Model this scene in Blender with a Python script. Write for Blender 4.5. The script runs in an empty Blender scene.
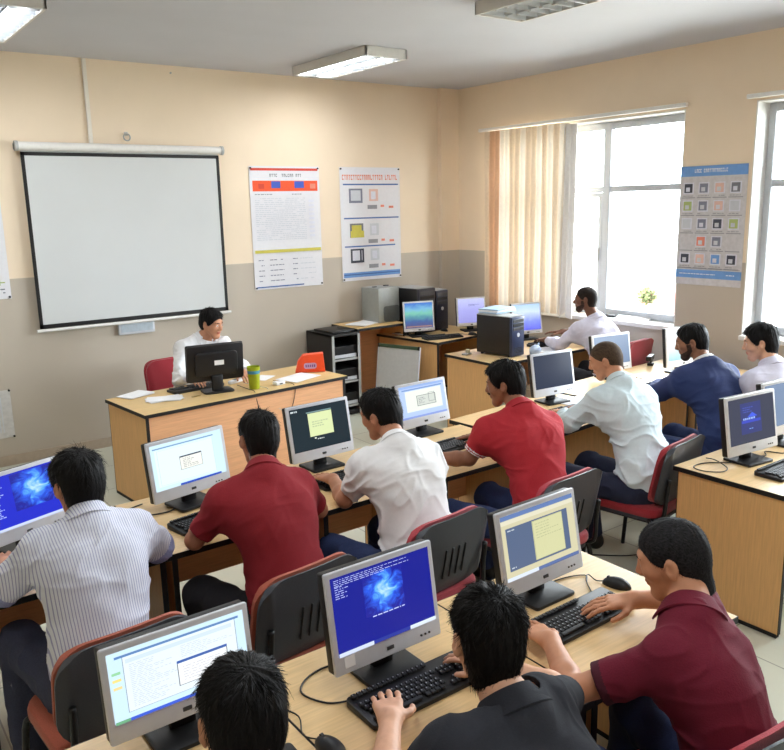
import bpy, bmesh, math, random
import numpy as np
from mathutils import Matrix, Vector
random.seed(7); RNG = np.random.default_rng(7)
SC = bpy.context.scene
COL = SC.collection
PI = math.pi
rad = math.radians

# ------------------------------------------------------------------ materials
def lin(c):
    return tuple(((v/255)/12.92 if v/255 <= .04045 else ((v/255+.055)/1.055)**2.4) for v in c)
MATS = {}
def mat(name, rgb, rough=.6, noise=.08, scale=30., metal=0., spec=.4, stretch=(1, 1, 1), bump=0., sheen=0., transl=0.):
    """procedural: two-tone noise variation of one paint colour"""
    if name in MATS: return MATS[name]
    m = bpy.data.materials.new(name); m.use_nodes = True
    nt = m.node_tree; b = nt.nodes['Principled BSDF']
    b.inputs['Roughness'].default_value = rough
    b.inputs['Metallic'].default_value = metal
    b.inputs['Specular IOR Level'].default_value = spec
    if sheen: b.inputs['Sheen Weight'].default_value = sheen
    c = lin(rgb)
    tc = nt.nodes.new('ShaderNodeTexCoord'); mp = nt.nodes.new('ShaderNodeMapping')
    mp.inputs['Scale'].default_value = stretch
    nz = nt.nodes.new('ShaderNodeTexNoise'); nz.inputs['Scale'].default_value = scale; nz.inputs['Detail'].default_value = 4
    nt.links.new(tc.outputs['Object'], mp.inputs[0]); nt.links.new(mp.outputs[0], nz.inputs['Vector'])
    rp = nt.nodes.new('ShaderNodeValToRGB')
    rp.color_ramp.elements[0].position = .3; rp.color_ramp.elements[1].position = .7
    rp.color_ramp.elements[0].color = tuple(v*(1-noise) for v in c)+(1,)
    rp.color_ramp.elements[1].color = tuple(min(1, v*(1+noise)) for v in c)+(1,)
    nt.links.new(nz.outputs['Fac'], rp.inputs[0]); nt.links.new(rp.outputs[0], b.inputs['Base Color'])
    if bump:
        bp = nt.nodes.new('ShaderNodeBump'); bp.inputs['Strength'].default_value = bump; bp.inputs['Distance'].default_value = .004
        nt.links.new(nz.outputs['Fac'], bp.inputs['Height']); nt.links.new(bp.outputs[0], b.inputs['Normal'])
    if transl:
        tr = nt.nodes.new('ShaderNodeBsdfTranslucent'); mx = nt.nodes.new('ShaderNodeMixShader')
        nt.links.new(rp.outputs[0], tr.inputs[0]); mx.inputs[0].default_value = transl
        nt.links.new(b.outputs[0], mx.inputs[1]); nt.links.new(tr.outputs[0], mx.inputs[2])
        nt.links.new(mx.outputs[0], nt.nodes['Material Output'].inputs[0])
    MATS[name] = m
    return m
def glow(rgb, s=1.0, rough=.25):
    """lit screen pixels: emission under a faint gloss"""
    key = 'screen_glow_%d_%d_%d_%d' % (rgb[0], rgb[1], rgb[2], int(s*100))
    if key in MATS: return MATS[key]
    m = bpy.data.materials.new(key); m.use_nodes = True
    b = m.node_tree.nodes['Principled BSDF']
    b.inputs['Base Color'].default_value = (.01, .01, .012, 1); b.inputs['Roughness'].default_value = rough
    b.inputs['Specular IOR Level'].default_value = .25
    b.inputs['Emission Color'].default_value = lin(rgb)+(1,); b.inputs['Emission Strength'].default_value = s
    MATS[key] = m
    return m
def picture_glow(name, stops, scale, dist=2.0, sphere=False, s=1.0, grad=None):
    """a desktop picture on a screen: noise driven colours, emitted"""
    if name in MATS: return MATS[name]
    m = bpy.data.materials.new(name); m.use_nodes = True; nt = m.node_tree
    b = nt.nodes['Principled BSDF']; b.inputs['Base Color'].default_value = (.01, .01, .012, 1); b.inputs['Roughness'].default_value = .25
    tc = nt.nodes.new('ShaderNodeTexCoord')
    nz = nt.nodes.new('ShaderNodeTexNoise'); nz.inputs['Scale'].default_value = scale; nz.inputs['Distortion'].default_value = dist; nz.inputs['Detail'].default_value = 5
    nt.links.new(tc.outputs['UV'], nz.inputs['Vector'])
    out = nz.outputs['Fac']
    if sphere:
        mp = nt.nodes.new('ShaderNodeMapping'); mp.inputs['Location'].default_value = (-.5, -.5, 0)
        nt.links.new(tc.outputs['UV'], mp.inputs[0])
        ln = nt.nodes.new('ShaderNodeVectorMath'); ln.operation = 'LENGTH'; nt.links.new(mp.outputs[0], ln.inputs[0])
        ma = nt.nodes.new('ShaderNodeMath'); ma.operation = 'MULTIPLY_ADD'
        nt.links.new(ln.outputs['Value'], ma.inputs[0]); ma.inputs[1].default_value = -1.0
        nt.links.new(nz.outputs['Fac'], ma.inputs[2]); ad = nt.nodes.new('ShaderNodeMath'); ad.operation = 'ADD'
        nt.links.new(ma.outputs[0], ad.inputs[0]); ad.inputs[1].default_value = .32; out = ad.outputs[0]
    if grad is not None:
        sp = nt.nodes.new('ShaderNodeSeparateXYZ'); nt.links.new(tc.outputs['UV'], sp.inputs[0])
        mx = nt.nodes.new('ShaderNodeMath'); mx.operation = 'MULTIPLY_ADD'; mx.inputs[1].default_value = .25
        nt.links.new(nz.outputs['Fac'], mx.inputs[0]); nt.links.new(sp.outputs['Y'], mx.inputs[2])
        sb = nt.nodes.new('ShaderNodeMath'); sb.operation = 'SUBTRACT'; sb.inputs[1].default_value = .12
        nt.links.new(mx.outputs[0], sb.inputs[0]); out = sb.outputs[0]
    rp = nt.nodes.new('ShaderNodeValToRGB'); cr = rp.color_ramp
    while len(cr.elements) < len(stops): cr.elements.new(.5)
    for e, (p, c) in zip(cr.elements, stops): e.position = p; e.color = lin(c)+(1,)
    nt.links.new(out, rp.inputs[0]); nt.links.new(rp.outputs[0], b.inputs['Emission Color']); b.inputs['Emission Strength'].default_value = s
    MATS[name] = m
    return m
def wood(name, rgb, rough=.45, axis='x'):
    if name in MATS: return MATS[name]
    st = {'x': (1.2, 22, 22), 'z': (22, 22, 1.2), 'y': (22, 1.2, 22)}[axis]
    return mat(name, rgb, rough=rough, noise=.09, scale=5., stretch=st, spec=.5)

M_TOP = wood('laminate_top_lit', (224, 190, 138), .32)  # desk tops paler and yellower than sides: light put into the colour
M_TOPD = wood('laminate_teacher_top', (214, 180, 122), .42)
M_SIDE = wood('laminate_side', (214, 168, 112), .5, 'z')
M_FRONT = wood('laminate_front', (222, 166, 122), .5)
M_BLK = mat('black_plastic', (26, 26, 28), .45, .1)
M_EDGE = mat('black_edge_band', (20, 19, 19), .5, .1)
M_SHELL = mat('chair_shell', (66, 70, 77), .34, .08, bump=.15, scale=200)
M_TUBE = mat('black_tube', (18, 18, 20), .35, .05)
M_RED = mat('red_fabric', (150, 34, 46), .9, .15, 300, bump=.3, sheen=.3)
M_PINK = mat('rose_fabric', (176, 62, 74), .9, .15, 300, bump=.3, sheen=.3)
M_RUST = mat('rust_fabric', (168, 84, 62), .9, .15, 300, bump=.3, sheen=.2)
M_SILVER = mat('silver_bezel', (204, 208, 216), .38, .03, spec=.5)
M_WHITEP = mat('white_bezel', (226, 228, 232), .4, .03)
M_KEY = mat('key_plastic', (30, 30, 33), .5, .15, 120)
M_KEYTOP = mat('key_legend', (150, 152, 158), .6, .1)
M_PAPER = mat('paper', (236, 236, 238), .9, .02)
M_WHITE = mat('white_paint', (232, 231, 228), .6, .03)
M_GREY = mat('grey_metal', (176, 178, 178), .45, .05)
M_DARKG = mat('dark_grey', (62, 63, 66), .5, .1)
M_INK = mat('print_grey', (150, 152, 160), .9, .05)

# ------------------------------------------------------------------ mesh helpers
def link(name, me, parent=None):
    o = bpy.data.objects.new(name, me); COL.objects.link(o)
    if parent is not None: o.parent = parent
    return o
class MB:
    """collects shapes into one mesh"""
    def __init__(s): s.v = []; s.f = []; s.m = []; s.uv = {}
    def add(s, vs, fs, mi=0):
        n = len(s.v); s.v += [tuple(v) for v in vs]; s.f += [tuple(i+n for i in f) for f in fs]; s.m += [mi]*len(fs)
    def box(s, c, d, mi=0, bev=0., R=None, seg=2):
        bm = bmesh.new(); bmesh.ops.create_cube(bm, size=1)
        for v in bm.verts: v.co = Vector((v.co.x*d[0], v.co.y*d[1], v.co.z*d[2]))
        if bev: bmesh.ops.bevel(bm, geom=bm.edges[:], offset=min(bev, min(d)*.49), segments=seg, profile=.5, affect='EDGES')
        s.bm(bm, c, R, mi)
        return s
    def bm(s, bm, c=(0, 0, 0), R=None, mi=0):
        c = Vector(c); vs = []
        for i, v in enumerate(bm.verts):
            v.index = i; p = v.co if R is None else R @ v.co
            vs.append(p+c)
        s.add(vs, [[v.index for v in f.verts] for f in bm.faces], mi); bm.free()
    def cyl(s, a, b, r, r2=None, n=16, mi=0):
        r2 = r if r2 is None else r2
        a, b = Vector(a), Vector(b); d = (b-a).normalized()
        u = d.orthogonal().normalized(); w = d.cross(u)
        vs = []
        for p, q in ((a, r), (b, r2)):
            for i in range(n):
                t = 2*PI*i/n; vs.append(p+u*math.cos(t)*q+w*math.sin(t)*q)
        fs = [(i, (i+1) % n, n+(i+1) % n, n+i) for i in range(n)]+[tuple(range(n-1, -1, -1)), tuple(range(n, 2*n))]
        s.add(vs, fs, mi); return s
    def tube(s, pts, r, n=8, mi=0, smooth=4):
        P = [Vector(p) for p in pts]
        if smooth and len(P) > 2:
            Q = []
            for i in range(len(P)-1):
                p0, p1, p2, p3 = P[max(i-1, 0)], P[i], P[i+1], P[min(i+2, len(P)-1)]
                for k in range(smooth):
                    t = k/smooth
                    Q.append(.5*((2*p1)+(p2-p0)*t+(2*p0-5*p1+4*p2-p3)*t*t+(3*p1-p0-3*p2+p3)*t**3))
            Q.append(P[-1]); P = Q
        vs = []; fs = []; u = None
        for i, p in enumerate(P):
            d = (P[min(i+1, len(P)-1)]-P[max(i-1, 0)])
            d = d.normalized() if d.length > 1e-9 else Vector((0, 0, 1))
            u = d.orthogonal().normalized() if u is None else (u-d*u.dot(d)).normalized()
            w = d.cross(u)
            for k in range(n):
                t = 2*PI*k/n; vs.append(p+u*math.cos(t)*r+w*math.sin(t)*r)
        for i in range(len(P)-1):
            for k in range(n): fs.append((i*n+k, i*n+(k+1) % n, (i+1)*n+(k+1) % n, (i+1)*n+k))
        fs.append(tuple(range(n-1, -1, -1))); fs.append(tuple(range((len(P)-1)*n, len(P)*n)))
        s.add(vs, fs, mi); return s
    def lathe(s, prof, c=(0, 0, 0), n=24, mi=0):
        vs = []; fs = []
        for r, z in prof:
            for k in range(n):
                t = 2*PI*k/n; vs.append((c[0]+r*math.cos(t), c[1]+r*math.sin(t), c[2]+z))
        for i in range(len(prof)-1):
            for k in range(n): fs.append((i*n+k, i*n+(k+1) % n, (i+1)*n+(k+1) % n, (i+1)*n+k))
        fs.append(tuple(range(n-1, -1, -1))); fs.append(tuple(range((len(prof)-1)*n, len(prof)*n)))
        s.add(vs, fs, mi); return s
    def quad(s, a, b, c, d, mi=0, uv=False):
        if uv: s.uv[len(s.f)] = ((0, 0), (1, 0), (1, 1), (0, 1))
        s.add((a, b, c, d), ((0, 1, 2, 3),), mi); return s
    def prism(s, outline, y0, y1, mi=0, axis='y', bev=0.):
        """outline in (x,z) extruded along y"""
        bm = bmesh.new(); vs = [bm.verts.new((x, y0, z)) for x, z in outline]
        f = bm.faces.new(vs); r = bmesh.ops.extrude_face_region(bm, geom=[f])
        for e in r['geom']:
            if isinstance(e, bmesh.types.BMVert): e.co.y = y1
        bmesh.ops.recalc_face_normals(bm, faces=bm.faces[:])
        if bev:
            ed = [e for e in bm.edges if abs(e.verts[0].co.y-e.verts[1].co.y) < 1e-6]
            bmesh.ops.bevel(bm, geom=ed, offset=bev, segments=2, profile=.5, affect='EDGES')
        s.bm(bm, mi=mi); return s
    def xform(s, fn):
        s.v = [tuple(fn(Vector(v))) for v in s.v]; return s
    def build(s, name, mats, parent=None, smooth=False, loc=None):
        me = bpy.data.meshes.new(name)
        me.from_pydata(s.v, [], s.f); 
        for m in (mats if isinstance(mats, (list, tuple)) else [mats]): me.materials.append(m)
        me.polygons.foreach_set('material_index', s.m)
        if s.uv:
            ul = me.uv_layers.new(name='UVMap')
            for fi, uvs in s.uv.items():
                for li, q in zip(me.polygons[fi].loop_indices, uvs): ul.data[li].uv = q
        if smooth == True: me.polygons.foreach_set('use_smooth', [True]*len(me.polygons))
        me.update()
        if smooth == 'auto': me.polygons.foreach_set('use_smooth', [True]*len(me.polygons)); me.set_sharp_from_angle(angle=rad(38))
        o = link(name, me, parent)
        if loc is not None: o.location = loc
        return o
def tag(o, label, cat, group=None):
    o['label'] = label; o['category'] = cat
    if group: o['group'] = group
    return o
def thing(name, label, cat, loc=(0, 0, 0), rz=0., group=None):
    o = bpy.data.objects.new(name, None); COL.objects.link(o); o.empty_display_size = .1
    o.location = loc; o.rotation_euler = (0, 0, rz)
    return tag(o, label, cat, group)
def struct(o): o['kind'] = 'structure'; return o
def kids(o): return [c for c in bpy.data.objects if c.parent is o]
def dup(root, loc, rz, label, group=None):
    r = root.copy(); COL.objects.link(r); r.location = loc; r.rotation_euler = (0, 0, rz); r['label'] = label
    if group: r['group'] = group
    for ch in kids(root):
        c = ch.copy(); COL.objects.link(c); c.parent = r
        for g in kids(ch):
            d = g.copy(); COL.objects.link(d); d.parent = c
    return r
def rrect(w, h, r, n=5, cx=0, cz=0):
    out = []
    for (sx, sz, a0) in ((1, 1, 0), (-1, 1, 90), (-1, -1, 180), (1, -1, 270)):
        for i in range(n+1):
            a = rad(a0+90*i/n); out.append((cx+sx*(w/2-r)+r*math.cos(a), cz+sz*(h/2-r)+r*math.sin(a)))
    return out

# ------------------------------------------------------------------ camera
CAM_O = (-6.4305, -7.3792, 2.1537)
cam = bpy.data.cameras.new('camera'); co = bpy.data.objects.new('camera', cam); COL.objects.link(co)
yaw, pitch, roll = -0.6343, -0.2095, -0.0222
fw = Vector((math.sin(-yaw)*math.cos(pitch), math.cos(yaw)*math.cos(pitch), math.sin(pitch)))
rt = fw.cross(Vector((0, 0, 1))).normalized(); up = rt.cross(fw)
rt2 = rt*math.cos(roll)+up*math.sin(roll); up2 = -rt*math.sin(roll)+up*math.cos(roll)
Mx = Matrix((rt2, up2, -fw)).transposed().to_4x4(); Mx.translation = CAM_O
co.matrix_world = Mx; cam.sensor_width = 36; cam.sensor_fit = 'HORIZONTAL'; cam.lens = 797.9/784*36
cam.clip_start = .02; cam.clip_end = 200
SC.camera = co

# ------------------------------------------------------------------ room shell
H = 3.445; XL = -9.0; YB = -9.6; WT = .32
W1Y = (-3.06, -.60); W2Y = (-6.35, -3.71); WZ = (.99, 2.92)
def wall_mat():
    m = mat('wall_paint', (238, 220, 196), .75, .02, 3., spec=.2)
    nt = m.node_tree; b = nt.nodes['Principled BSDF']
    g = nt.nodes.new('ShaderNodeNewGeometry'); sp = nt.nodes.new('ShaderNodeSeparateXYZ'); nt.links.new(g.outputs['Position'], sp.inputs[0])
    gt = nt.nodes.new('ShaderNodeMath'); gt.operation = 'GREATER_THAN'; gt.inputs[1].default_value = 1.614; nt.links.new(sp.outputs['Z'], gt.inputs[0])
    mx = nt.nodes.new('ShaderNodeMixRGB'); nt.links.new(gt.outputs[0], mx.inputs[0])
    old = b.inputs['Base Color'].links[0].from_socket
    nz = nt.nodes.new('ShaderNodeTexNoise'); nz.inputs['Scale'].default_value = 2.2
    rp = nt.nodes.new('ShaderNodeValToRGB'); rp.color_ramp.elements[0].color = lin((188, 178, 165))+(1,); rp.color_ramp.elements[1].color = lin((196, 186, 172))+(1,)
    nt.links.new(g.outputs['Position'], nz.inputs['Vector']); nt.links.new(nz.outputs['Fac'], rp.inputs[0])
    nt.links.new(rp.outputs[0], mx.inputs[1]); nt.links.new(old, mx.inputs[2]); nt.links.new(mx.outputs[0], b.inputs['Base Color'])
    return m
M_WALL = wall_mat()
M_CEIL = mat('ceiling_paint', (196, 197, 204), .85, .02, 2., spec=.15)
M_FRAME = mat('white_frame', (192, 197, 204), .4, .02)
M_BASE = mat('baseboard_tile', (182, 166, 148), .5, .05)
def floor_mat():
    m = mat('floor_tile', (206, 208, 192), .3, .04, 2.5, spec=.45)
    nt = m.node_tree; b = nt.nodes['Principled BSDF']
    g = nt.nodes.new('ShaderNodeNewGeometry'); br = nt.nodes.new('ShaderNodeTexBrick')
    br.offset = 0; br.inputs['Scale'].default_value = 1; br.inputs['Brick Width'].default_value = .6; br.inputs['Row Height'].default_value = .6
    br.inputs['Mortar Size'].default_value = .004; br.inputs['Mortar'].default_value = lin((150, 150, 138))+(1,)
    nt.links.new(g.outputs['Position'], br.inputs['Vector'])
    old = b.inputs['Base Color'].links[0].from_socket
    nt.links.new(old, br.inputs['Color1']); nt.links.new(old, br.inputs['Color2']); nt.links.new(br.outputs['Color'], b.inputs['Base Color'])
    return m
def sbox(name, lo, hi, m, bev=0., parent=None):
    b = MB(); b.box([(a+c)/2 for a, c in zip(lo, hi)], [c-a for a, c in zip(lo, hi)], bev=bev)
    o = b.build(name, m, parent)
    if parent is None: struct(o)
    return o
sbox('floor', (XL-.2, YB-.2, -.1), (WT, .2, 0), floor_mat())
sbox('ceiling', (XL-.2, YB-.2, H), (WT, .2, H+.15), M_CEIL)
sbox('wall_back', (XL-.2, 0, 0), (WT, .2, H), M_WALL)
sbox('wall_left', (XL-.2, YB, 0), (XL, 0, H), M_WALL)
sbox('wall_front', (XL-.2, YB-.2, 0), (WT, YB, H), M_WALL)
b = MB()
def wb(lo, hi): b.box([(p+q)/2 for p, q in zip(lo, hi)], [q-p for p, q in zip(lo, hi)])
wb((0, YB, 0), (WT, 0, WZ[0])); wb((0, YB, WZ[1]), (WT, 0, H))
wb((0, W1Y[1], WZ[0]), (WT, 0, WZ[1])); wb((0, W2Y[1], WZ[0]), (WT, W1Y[0], WZ[1])); wb((0, YB, WZ[0]), (WT, W2Y[0], WZ[1]))
struct(b.build('wall_right', M_WALL))
# shallow pipe box in the corner
sbox('trim_1', (-.27, -.06, 0), (0, 0, H), M_WALL)
sbox('baseboard_back', (XL, -.014, 0), (-.27, 0, .09), M_BASE)
sbox('baseboard_right', (-.014, YB, 0), (0, -.014, .09), M_BASE)
n = 2
for (y0, y1) in (W1Y, W2Y):     # plaster reveals round both windows
    for lo, hi in (((0, y0, WZ[0]), (WT, y0+.012, WZ[1])), ((0, y1-.012, WZ[0]), (WT, y1, WZ[1])), ((0, y0+.012, WZ[1]-.012), (WT, y1-.012, WZ[1]))):
        sbox('trim_%d' % n, lo, hi, M_WHITE); n += 1
    sbox('trim_%d' % n, (-.05, y0+.002, WZ[0]-.03), (WT, y1-.002, WZ[0]+.012), M_WHITE, .008); n += 1
def glass_mat():
    m = bpy.data.materials.new('window_glass'); m.use_nodes = True; nt = m.node_tree
    t = nt.nodes.new('ShaderNodeBsdfTransparent'); g = nt.nodes.new('ShaderNodeBsdfGlossy'); g.inputs['Roughness'].default_value = .02
    t.inputs[0].default_value = (.97, .985, .98, 1)
    lw = nt.nodes.new('ShaderNodeLayerWeight'); lw.inputs['Blend'].default_value = .15
    mx = nt.nodes.new('ShaderNodeMixShader'); nt.links.new(lw.outputs['Fresnel'], mx.inputs[0])
    nt.links.new(t.outputs[0], mx.inputs[1]); nt.links.new(g.outputs[0], mx.inputs[2]); nt.links.new(mx.outputs[0], nt.nodes['Material Output'].inputs[0])
    return m
M_GLASS = glass_mat()
for i, ((y0, y1), mull) in enumerate(((W1Y, -2.08), (W2Y, -5.1))):
    b = MB(); xf = .21; d = .06; z0, z1 = WZ[0]+.012, WZ[1]-.012
    a, c = y0+.012, y1-.012
    def fb(ya, yb, za, zb, dd=d): b.box((xf, (ya+yb)/2, (za+zb)/2), (dd, yb-ya, zb-za), bev=.006)
    fb(a, a+.06, z0, z1); fb(c-.06, c, z0, z1); fb(a+.05, c-.05, z0+.001, z0+.07, .054); fb(a+.05, c-.05, z1-.07, z1-.001, .054)
    fb(a+.05, c-.05, 2.235, 2.295, .050); fb(mull-.045, mull+.045, z0+.002, z1-.002, .066)
    lo, hi = (mull, c) if i == 0 else (a, mull)
    for k in (0, 1):      # opening sash in the lower part
        fb((lo+.035) if k == 0 else hi-.11, (lo+.085) if k == 0 else hi-.06, z0+.072, 2.233, .075)
    fb(lo+.05, hi-.07, 2.185, 2.231, .071); fb(lo+.05, hi-.07, z0+.074, z0+.12, .071)
    w = struct(b.build('window_%d' % (i+1), M_FRAME))
    g = MB(); g.box((xf, (a+c)/2, (z0+z1)/2), (.006, c-a-.1, z1-z0-.1)); g.build('glass_pane', M_GLASS, w)
    h = MB(); h.box((xf-.05, lo+.06, 1.62), (.012, .02, .13), bev=.004); h.build('handle', M_GREY, w)

# outdoors: pale ground, a house wall with a red roof, trees
sbox('ground', (.5, -60, -4.2), (90, 60, -4.0), mat('outdoor_ground', (206, 202, 190), .9, .06, .4))
def tree(label, loc, h, r, seed, m):
    t = thing('tree', label, 'tree', loc, 0, 'trees outside the window'); rr = random.Random(seed)
    b = MB(); b.cyl((0, 0, 0), (0, 0, h*.7), .05, .03); b.build('trunk', mat('bark', (120, 96, 76), .9), t)
    vs = MB()
    for k in range(420):
        u, v = rr.random()*2*PI, math.acos(2*rr.random()-1); q = rr.random()**.4
        p = Vector((r*q*math.sin(v)*math.cos(u), r*q*math.sin(v)*math.sin(u), h*.72+r*.9*q*math.cos(v)))
        d = Vector((rr.gauss(0, 1), rr.gauss(0, 1), rr.gauss(0, 1))).normalized(); e = d.orthogonal().normalized(); s_ = .07
        vs.add((p-d*s_, p+e*s_*.5, p+d*s_, p-e*s_*.5), ((0, 1, 2, 3),))
    vs.build('crown', m, t)
M_LEAF = mat('leaf', (74, 80, 44), .8, .3)
tree('leafy tree seen small through the near window', (14, 7.35, -4), 4.6, .30, 3, M_LEAF)
hs = thing('house', 'low house with a red tiled roof beyond the window', 'house', (24, 12.0, -5.4), rad(20))
b = MB(); b.box((0, 0, 1.35), (6, 5, 2.7)); b.build('house_wall', mat('house_render', (232, 222, 206), .9), hs)
b = MB(); b.prism([(-3.3, 2.7), (3.3, 2.7), (0, 4.0)], -2.8, 2.8); b.build('roof', mat('roof_tile', (120, 58, 50), .8, .15), hs)

# world + daylight portals
w = bpy.data.worlds.new('sky'); SC.world = w; w.use_nodes = True
bg = w.node_tree.nodes['Background']; bg.inputs[0].default_value = (.88, .94, 1.0, 1); bg.inputs[1].default_value = 23.0
for (y0, y1) in (W1Y, W2Y):
    L = bpy.data.lights.new('window_portal', 'AREA'); L.shape = 'RECTANGLE'; L.size = WZ[1]-WZ[0]; L.size_y = y1-y0
    L.cycles.is_portal = True
    o = bpy.data.objects.new('window_portal', L); COL.objects.link(o); o.location = (WT+.03, (y0+y1)/2, (WZ[0]+WZ[1])/2); o.rotation_euler = (0, rad(90), 0)

# ceiling luminaires
M_LAMPBODY = mat('lamp_casing', (214, 212, 208), .5, .03)
M_REFL = mat('lamp_reflector', (222, 226, 230), .32, .03, metal=.8)
def tube_mat(on):
    k = 'lamp_tube_on' if on else 'lamp_tube_off'
    if k in MATS: return MATS[k]
    m = bpy.data.materials.new(k); m.use_nodes = True; bb = m.node_tree.nodes['Principled BSDF']
    bb.inputs['Base Color'].default_value = (.9, .9, .9, 1)
    if on: bb.inputs['Emission Color'].default_value = (.93, .97, 1, 1); bb.inputs['Emission Strength'].default_value = 26
    MATS[k] = m; return m
def lamp(x, y, on, label, power=15):
    t = thing('ceiling_light', label, 'light', (x, y, H), 0, 'louvred ceiling lights')
    W_, L_, D_ = .43, 1.2, .08
    b = MB()
    for s_ in (-1, 1):
        b.box((s_*(W_/2-.01), 0, -D_/2), (.02, L_, D_), bev=.004); b.box((0, s_*(L_/2-.01), -D_/2), (W_, .02, D_), bev=.004)
    b.box((0, 0, -.006), (W_-.02, L_-.02, .012)); b.build('casing', M_LAMPBODY, t)
    for s_ in (-1, 1):
        r = MB(); c_ = s_*.1
        for k in range(12):
            a0, a1 = PI*k/12, PI*(k+1)/12
            p = lambda a: (c_+.092*math.cos(a), -.07+.052*math.sin(a))
            (xa, za), (xb, zb) = p(a0), p(a1)
            r.quad((xa, -L_/2+.02, za), (xa, L_/2-.02, za), (xb, L_/2-.02, zb), (xb, -L_/2+.02, zb))
        r.build('reflector', M_REFL, t, True)
        q = MB(); q.cyl((c_, -L_/2+.04, -.045), (c_, L_/2-.04, -.045), .013); q.build('lamp_tube', tube_mat(on), t, 'auto')
        for k in range(11):
            yy = -L_/2+.07+k*(L_-.14)/10
            lv = MB(); lv.box((c_, yy, -.060), (.178, .006, .044)); lv.build('louvre_blade', M_REFL, t)
    if on:
        L = bpy.data.lights.new('lamp_light', 'AREA'); L.shape = 'RECTANGLE'; L.size = W_*.85; L.size_y = L_*.95; L.energy = power; L.color = (.95, .98, 1.0)
        o = bpy.data.objects.new('lamp_light', L); COL.objects.link(o); o.location = (x, y, H-D_-.02)
LAMPS = [(-5.2, -1.36, 1, 'lit ceiling light at the upper left above the projector screen'),
         (-2.22, -1.08, 1, 'lit ceiling light above the two back wall posters'),
         (-2.40, -3.80, 0, 'unlit louvred ceiling light at the top near the window'),
         (-5.2, -4.4, 1, 'added fill ceiling light over the seated students, unseen above the frame'),  # from here on unseen lamps, added to fill the room with light
         (-2.4, -6.6, 1, 'added fill ceiling light over the right rear desks, unseen above the frame'),
         (-5.2, -7.2, 1, 'added fill ceiling light over the camera place, unseen above the frame')]
for x, y, on, lb in LAMPS: lamp(x, y, on, lb)
# ------------------------------------------------------------------ desks
def desk(name, label, x0, x1, y0, y1, h=.75, rz=0., pivot=None, group=None, front=False, top=None, panels=(1, 1), modesty=True, fm=None, bottom=.30):
    """origin at the middle of the footprint on the floor; x0..x1, y0..y1 before rotation; front=True puts the panel flush on the -y side"""
    cx, cy = (x0+x1)/2, (y0+y1)/2; w_, d_ = x1-x0, y1-y0
    t = thing(name, label, 'desk', (cx, cy, 0), rz, group)
    tk = .025
    b = MB(); b.box((0, 0, h-tk/2), (w_-.006, d_-.006, tk)); b.build('tabletop', top or M_TOP, t)
    e = MB()
    for s_ in (-1, 1):
        e.box((0, s_*(d_/2-.0015), h-tk/2-.001), (w_, .003, tk)); e.box((s_*(w_/2-.0015), 0, h-tk/2-.001), (.003, d_-.006, tk))
    e.build('edge_band', M_EDGE, t)
    for k, s_ in enumerate((-1, 1)):
        if not panels[k]: continue
        p = MB(); xx = s_*(w_/2-.025)
        p.box((xx, 0, (h-tk)/2+.01), (.022, d_-.05, h-tk-.02)); so = p.build('side_panel', M_SIDE, t)
        q = MB(); q.box((xx, -(d_/2-.024), (h-tk)/2+.01), (.024, .004, h-tk-.02)); q.box((xx, (d_/2-.024), (h-tk)/2+.01), (.024, .004, h-tk-.02))
        q.box((xx, 0, .012), (.03, d_-.06, .02)); q.build('edge_strip', M_EDGE, so)
    if modesty:
        p = MB(); yy = -(d_/2-.035) if front else d_/2-.09
        zb = .06 if front else bottom
        p.box((0, yy, (h-tk+zb)/2), (w_-.075, .018, h-tk-zb-.002)); p.build('modesty_panel', fm or M_FRONT, t)
    return t
# row by the students: .75 m modules side by side
GA = 'student desks of the middle row'
RA = [(-6.10, 'desk at the left edge with the blue screen, under the striped shirt man'),
      (-5.352, 'desk under the white glowing screen of the first red polo man'),
      (-4.604, 'desk under the dark screen of the man in the white short sleeve shirt'),
      (-3.856, 'desk under the pale blue screen of the moustached man in red')]
for x, lb in RA: desk('desk', lb, x, x+.746, -4.33, -3.60, group=GA)
desk('desk', 'desk under the blank grey screen, pale shirt man leaning on it', -3.06, -1.96, -4.14, -3.42, rz=rad(5), group=GA)
desk('desk', 'desk by the window where the navy jacket man types', -1.93, -1.12, -4.02, -3.24, rz=rad(6), group=GA)
desk('desk', 'sunlit desk carrying the glaring white screen beside the window wall', -1.10, -.22, -4.00, -3.18, rz=rad(3), group=GA)
GB = 'student desks of the nearest row'
RB = [(-6.25, 'nearest desk at the lower left under the big light screen', (1, 1)), (-5.502, 'nearest desk in the middle holding the royal blue screen', (1, 1)),
      (-4.754, 'nearest desk at right end holding the beige screen', (1, 1))]
for x, lb, pn in RB: desk('desk', lb, x, x+.746, -6.06, -5.33, group=GB, panels=pn)
desk('desk', 'desk across the aisle at the right edge with big wooden side panel', -2.79, -1.29, -5.62, -4.97, group=GB)
desk('teacher_desk', 'long front desk of the teacher with plain wooden front panel', -4.655, -2.84, -1.91, -1.21, rz=rad(5), front=True, top=M_TOPD)
desk('desk', 'corner desk near the back wall holding two white monitors', -1.27, -.28, -1.04, -.10, rz=rad(7), group='desks at the back right')
desk('desk', 'desk with black computer tower, where the man by the curtain sits', -1.565, -.12, -2.34, -1.62, group='desks at the back right')
desk('side_table', 'raised wooden stand against the back wall with papers on top', -1.83, -1.18, -.54, -.03, h=.90, modesty=True, top=M_TOPD, bottom=.1)

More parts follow.
